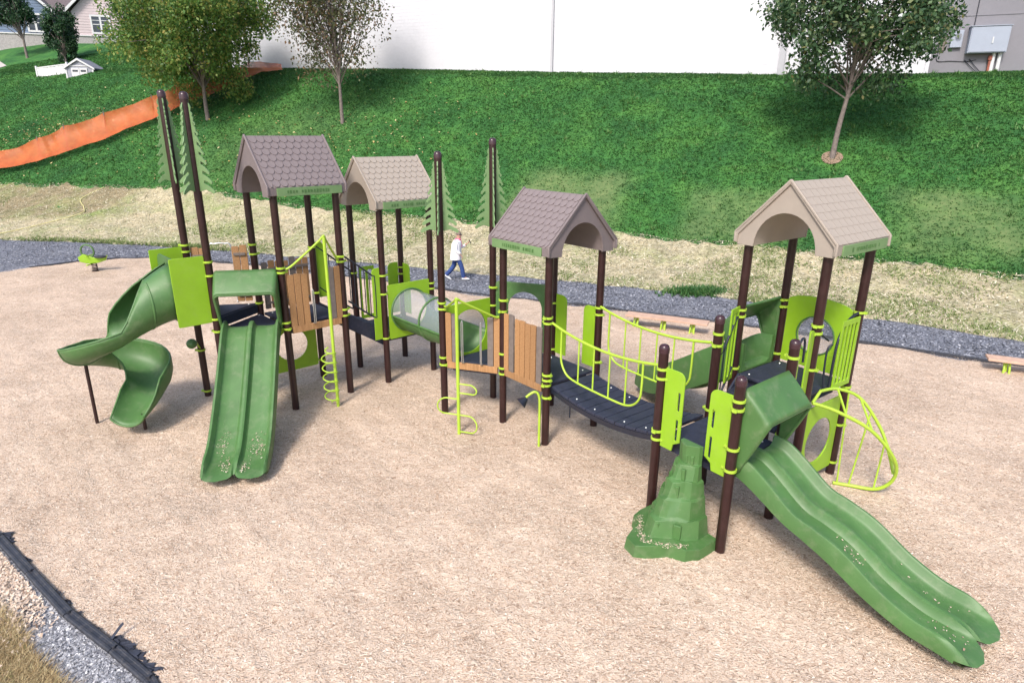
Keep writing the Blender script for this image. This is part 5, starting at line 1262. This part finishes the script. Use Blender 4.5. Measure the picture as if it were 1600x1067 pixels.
for (x_, sz) in ((-6.62, .17), (-6.5, .12), (-5.98, .09), (-5.2, .07), (-5.0, .09), (-4.75, .07), (-4.14, .12), (-4.04, .15), (-3.94, .16), (-3.84, .15), (-3.74, .17), (-3.62, .15), (-3.52, .14), (-4.4, .06)):
    c_ = V(x_, float(yline(x_)) + .04, .05); dd = V(.8, -.6, 0); nn_ = V(.6, .8, 0); P_ = [c_ - dd * sz * .8]
    for k in range(13):
        f = -1 + 2 * (k + .5) / 13; P_.append(c_ + dd * (sz * .8 * f + rn.uniform(-.01, .01)) + nn_ * (sz * rn.uniform(.35, .85) * (1 - .5 * f * f)) + V(0, 0, rn.uniform(-.01, .03)))
    P_.append(c_ + dd * sz * .8); mb = MB(); mb.add(P_, [(0, k, k + 1) for k in range(1, 14)]); o = link('torn_fabric', mb.mesh('torn_fabric', M['fabric'], 0), ed); solid(o, .006)
a_ = V(-4.17, float(yline(-4.17)) + .02, .05); o = link('torn_fabric', MB().loft([[a_ + d_ * s_ for d_ in (V(0, 0, 0), V(.03, 0, 0), V(.03, .02, .0))] and [a_ + V(.0 + .09 * s_, .13 * s_, .12 * s_) + e_ for e_ in (V(-.018, 0, 0), V(.018, 0, 0), V(0, .02, .01))] for s_ in (0, .5, 1)]).mesh('torn_fabric', M['fabric'], 0), ed)
# dark border along the back of the bed (glimpsed behind the chips)
eb = thing('back_border', (9, 15.2, 0), 'low black border showing between the wood chips and the gravel path', 'border')
xk = np.arange(-18.5, 15, 1.2)
for i in range(len(xk) - 1):
    a, b = V(xk[i], float(yn(xk[i])) + .03, 0), V(xk[i + 1], float(yn(xk[i + 1])) + .03, 0); d = (b - a).normalized(); w = d.cross(V(0, 0, 1))
    hgt = .075 if xk[i] > 7 or i % 4 == 1 else .05
    prof = [(-.05, -.05), (-.05, hgt), (-.03, hgt + .012), (.03, hgt + .012), (.05, hgt), (.05, -.05)]
    mb = MB(); mb.loft([[e_ + w * u + V(0, 0, z) for u, z in prof] for e_ in (a + d * .005, b - d * .005)]); link('timber', mb.mesh('timber', M['border'], 25), eb)

# ================================================================== benches, rider, hose, person
def bench(p0, p1, depth, z, legs, label, name='low_bench'):
    p0, p1 = Vector(p0), Vector(p1); d = (p1 - p0); L = d.length; d.normalize(); w = V(0, 0, 1).cross(d)     # w points away from the camera
    t = thing(name, (p0 + p1) / 2, label, 'bench', 'low plank benches beside the gravel path')
    for k in range(2):
        c_ = (p0 + p1) / 2 + w * (depth * (.25 + .5 * k)) + V(0, 0, z - .03)
        o = link('seat_plank', MB().box(c_, L, depth / 2 - .012, .06, X=d).mesh('seat_plank', M['bench_plank'], 0), t); bev(o, .01)
    for f in legs:
        c_ = p0.lerp(p1, f); mb = MB()
        for s_ in (-1, 1): mb.tube([c_ + w * (depth * .5) + d * (s_ * .05) + V(0, 0, z - .06), c_ + w * (depth * .5 + .0) + d * (s_ * .05) + w * (-.10) + V(0, 0, .12), c_ + d * (s_ * .06) + w * (depth * .5 - .14) + V(0, 0, -.1)], .024, 8)
        mb.cyl(c_ + w * (depth * .5) + V(0, 0, -.1), c_ + w * (depth * .5) + V(0, 0, z - .06), .03, n=10)
        link('leg', mb.mesh('leg', M['lime_metal'], 60), t)
M['bench_plank'] = plain('pale_tan_plank', (.50, .33, .245), .75, .12, 7)
bench((3.10, 16.75, 0), (5.10, 15.85, 0), .40, .36, (.13, .47, .82), 'low tan plank bench with three lime legs behind the bridge')
bench((10.72, 13.42, 0), (12.9, 12.35, 0), .38, .34, (.16, .55, .9), 'low tan plank bench cut off by the right edge')

rd = thing('spring_rider', (-15.6, 23.3, 0), 'small lime spring rider with a green ring at the far left of the wood chips', 'spring rider')
rb = V(-15.6, 23.3, 0)
link('spring', MB().tube([rb + V(.09 * math.cos(k * .7), .09 * math.sin(k * .7), .02 + .30 * k / 50) for k in range(51)], .016, 6).mesh('spring', M['post'], 60), rd)
o = link('body', panel_mesh('body', [(-.42, .0), (-.20, -.07), (.15, -.06), (.40, .02), (.46, .16), (.28, .14), (.10, .10), (-.10, .16), (-.30, .24), (-.46, .14)], [], .12, M['lime'], .02), rd,
         Matrix.Translation(rb + V(0, 0, .42)) @ Matrix.Rotation(R(15), 4, 'Z') @ Matrix.Rotation(R(90), 4, 'X'))
link('ring', MB().tube([rb + V(-.14 + .24 * math.cos(t_), -.03, .78 + .24 * math.sin(t_)) for t_ in [2 * math.pi * k / 28 for k in range(28)]], .032, 8, closed=True).mesh('ring', M['green'], 60), rd)
link('seat', MB().loft([[rb + V(.28 + r_ * math.cos(t_) * 1.3, r_ * math.sin(t_), z) for t_ in [2 * math.pi * k / 16 for k in range(16)]] for r_, z in ((.12, .54), (.16, .56), (.16, .60), (.10, .62))]).mesh('seat', M['border'], 50), rd)
link('foot_rest', MB().cyl(rb + V(-.1, -.28, .30), rb + V(-.1, .28, .30), .025, n=8).mesh('foot_rest', M['lime_metal']), rd)
link('handle', MB().cyl(rb + V(-.12, -.2, .62), rb + V(-.12, .2, .62), .02, n=8).mesh('handle', M['lime_metal']), rd)
link('spring_base', MB().cyl(rb + V(0, 0, -.05), rb + V(0, 0, .05), .13, n=14).mesh('spring_base', M['post']), rd)

hs = [(-23.4, 37.1), (-23.75, 36.5), (-24.0, 35.8), (-23.3, 34.9), (-22.9, 34.0), (-23.8, 33.0), (-24.8, 31.6), (-25.6, 30.4)]
o = link('garden_hose', MB().tube(bez([V(a, b, tz1(a, b) + .09) for a, b in hs], 6), .022, 8).mesh('garden_hose', plain('pale_yellow_hose', (.60, .55, .25), .6), 60)); o['label'] = 'pale yellow hose winding down over the straw at the left'; o['category'] = 'hose'

# person, walking to the right along the far edge of the path
def person():
    b = V(-2.02, 22.35, .02); t = thing('person', b, 'person in a white jacket and blue jeans walking along the path with a phone', 'person')
    def P_(x, y, z): return b + V(x, y, z)
    def skin(name, nodes, edges, radii, m, parent, sub=2):
        me = bpy.data.meshes.new(name); me.from_pydata([tuple(n) for n in nodes], edges, []); me.materials.append(m)
        o = link(name, me, parent); sk = o.modifiers.new('skin', 'SKIN'); sk.use_smooth_shade = True
        for i, r_ in enumerate(radii): me.skin_vertices[0].data[i].radius = r_ if isinstance(r_, tuple) else (r_, r_)
        me.skin_vertices[0].data[0].use_root = True
        s_ = o.modifiers.new('sub', 'SUBSURF'); s_.levels = sub; s_.render_levels = sub; return o
    SK = plain('skin', (.50, .27, .20), .5, .06, 9); JK = plain('white_jacket', (.78, .77, .80), .8, .06, 7, bmp=.5, bscale=9); JN = plain('blue_jeans', (.025, .055, .19), .85, .2, 9, bmp=.3, bscale=20)
    HR = plain('grey_brown_hair', (.20, .15, .12), .7, .3, 20); SH = plain('white_shoe', (.7, .7, .72), .6, .05, 9); PK = plain('pink_scarf', (.75, .12, .28), .7, .1, 8)
    # body: pelvis, spine, neck, head, arms, legs
    N = [P_(0, 0, .90), P_(.01, 0, 1.10), P_(.04, 0, 1.30), P_(.07, 0, 1.40), P_(.10, 0, 1.47), P_(.125, 0, 1.56), P_(.13, 0, 1.66),
         P_(.06, -.17, 1.36), P_(.02, -.22, 1.12), P_(.16, -.20, .98), P_(.20, -.19, .93),                    # near arm, hanging forward
         P_(.06, .17, 1.36), P_(.16, .20, 1.16), P_(.34, .10, 1.24), P_(.40, .07, 1.29),                       # far arm, holding the phone
         P_(.04, -.09, .86), P_(.20, -.09, .50), P_(.27, -.09, .12), P_(.40, -.09, .05),                        # near leg, leading
         P_(-.03, .09, .86), P_(-.10, .09, .48), P_(-.36, .09, .16), P_(-.27, .09, .04)]                        # far leg, trailing
    E_ = [(0, 1), (1, 2), (2, 3), (3, 4), (4, 5), (5, 6), (3, 7), (7, 8), (8, 9), (9, 10), (3, 11), (11, 12), (12, 13), (13, 14), (0, 15), (15, 16), (16, 17), (17, 18), (0, 19), (19, 20), (20, 21), (21, 22)]
    Rd = [.12, .115, .12, .075, .055, (.088, .098), (.078, .085), .055, .042, .032, .026, .055, .042, .030, .026, .085, .06, .045, .035, .085, .06, .045, .035]
    body = skin('body', N, E_, Rd, SK, t)
    # jacket with sleeves and loose hem
    rings = []
    for z, rx, ry, cx in ((.74, .20, .235, .00), (.76, .205, .24, .00), (.95, .185, .215, .01), (1.15, .165, .20, .025), (1.30, .165, .215, .045), (1.39, .12, .19, .06), (1.45, .075, .09, .085)):
        rings.append([P_(cx + rx * math.cos(a) + .012 * math.sin(5 * a + z * 6), ry * math.sin(a), z) for a in [2 * math.pi * k / 22 for k in range(22)]])
    jk = link('jacket', MB().loft(rings, caps=False).mesh('jacket', JK, 60), t); solid(jk, .012)
    for s_, ids in ((-1, (7, 8, 9)), (1, (11, 12, 13))):
        pts = [N[2].lerp(N[ids[0]], .8)] + [N[i] for i in ids]; link('sleeve', MB().tube(bez(pts, 5), .06, 10, rs=[.078 - .030 * k / 15 for k in range(16)]).mesh('sleeve', JK, 60), jk)
    for ids in ((15, 16, 17), (19, 20, 21)):
        pts = [N[ids[0]] + V(0, 0, .06)] + [N[i] for i in ids]; link('trouser_leg', MB().tube(bez(pts, 5), .09, 12, rs=[.105 - .032 * k / 15 for k in range(16)]).mesh('trouser_leg', JN, 60), t)
    for a, d_ in ((N[17] + V(.02, 0, -.06), V(1, 0, -.05)), (N[21] + V(.02, 0, -.05), V(.75, 0, -.62))):
        d_.normalize(); rings = []
        for f, rw, rh in ((-.08, .03, .025), (-.05, .042, .045), (.05, .045, .045), (.14, .048, .032), (.19, .03, .018)):
            c_ = a + d_ * f; u = V(0, 1, 0); w_ = d_.cross(u); rings.append([c_ + u * (rw * math.cos(q_)) + w_ * (rh * math.sin(q_)) for q_ in [2 * math.pi * k / 12 for k in range(12)]])
        link('shoe', MB().loft(rings).mesh('shoe', SH, 60), t)
    # hair, face, scarf
    hc = P_(.125, 0, 1.625); rings = []
    for k in range(1, 9):
        a = math.pi * k / 9 * .62; rings.append([hc + V(-.022 + .102 * math.sin(a) * math.cos(q_), .088 * math.sin(a) * math.sin(q_), .018 + .112 * math.cos(a)) for q_ in [2 * math.pi * j / 18 for j in range(18)]])
    link('hair', MB().loft(rings, caps=True).mesh('hair', HR, 60), t)
    link('nose', MB().cyl(P_(.205, 0, 1.615), P_(.232, 0, 1.590), .010, .014, 8).mesh('nose', SK), body)
    link('glasses', MB().tube([P_(.07, -.088, 1.63), P_(.19, -.075, 1.628), P_(.216, -.03, 1.625), P_(.222, 0, 1.625), P_(.216, .03, 1.625), P_(.19, .075, 1.628), P_(.07, .088, 1.63)], .013, 6).mesh('glasses', M['border'], 60), t)
    link('mouth', MB().box(P_(.213, 0, 1.560), .012, .045, .010).mesh('mouth', PK, 0), body)
    for s_ in (-1, 1): link('ear', MB().box(P_(.115, s_ * .086, 1.605), .03, .014, .05).mesh('ear', SK, 0), body)
    link('scarf', MB().tube([P_(.09 + .085 * math.cos(q_), .075 * math.sin(q_), 1.455) for q_ in [2 * math.pi * k / 16 for k in range(16)]], .028, 8, closed=True).mesh('scarf', PK, 60), t)
    link('scarf_end', MB().tube([P_(.17, -.01, 1.44), P_(.205, -.01, 1.32), P_(.21, -.01, 1.20)], .022, 8).mesh('scarf_end', PK, 60), t)
    # hands: palm and five fingers each
    for (w_, d_, sd_) in ((N[10], V(.55, 0, -.83), -1), (N[14], V(.75, -.25, .6), 1)):
        d_ = d_.normalized(); u = V(0, 1, 0) if abs(d_.y) < .5 else V(1, 0, 0); u = (u - d_ * u.dot(d_)).normalized(); nn_ = d_.cross(u)
        h_ = link('hand', MB().box(w_ + d_ * .045, .085, .075, .028, X=d_, Y=u, Z=nn_).mesh('hand', SK, 0), t); bev(h_, .010, 3)
        for k, L in enumerate((.062, .072, .068, .052)):
            a = w_ + d_ * .085 + u * (.028 - .0187 * k); mid_ = a + d_ * L * .5 + nn_ * (.010 * sd_); e_ = a + d_ * L * .75 + nn_ * (.040 * sd_)
            link('finger', MB().tube([a, mid_, e_], .008, 6).mesh('finger', SK, 60), h_)
        a = w_ + d_ * .03 + u * .036; link('thumb', MB().tube([a, a + d_ * .03 + u * .02 + nn_ * .012 * sd_, a + d_ * .055 + u * .014 + nn_ * .03 * sd_], .0095, 6).mesh('thumb', SK, 60), h_)
    hold = N[14] + V(.75, -.25, .6).normalized() * .12
    ph = link('phone', MB().box(hold + V(.015, 0, .01), .012, .078, .15, X=(1, -.2, .5), Z=(-.45, 0, 1)).mesh('phone', M['border'], 0)); bev(ph, .006)
    ph['label'] = 'dark phone held up in the hand of the walking person'; ph['category'] = 'phone'
person()
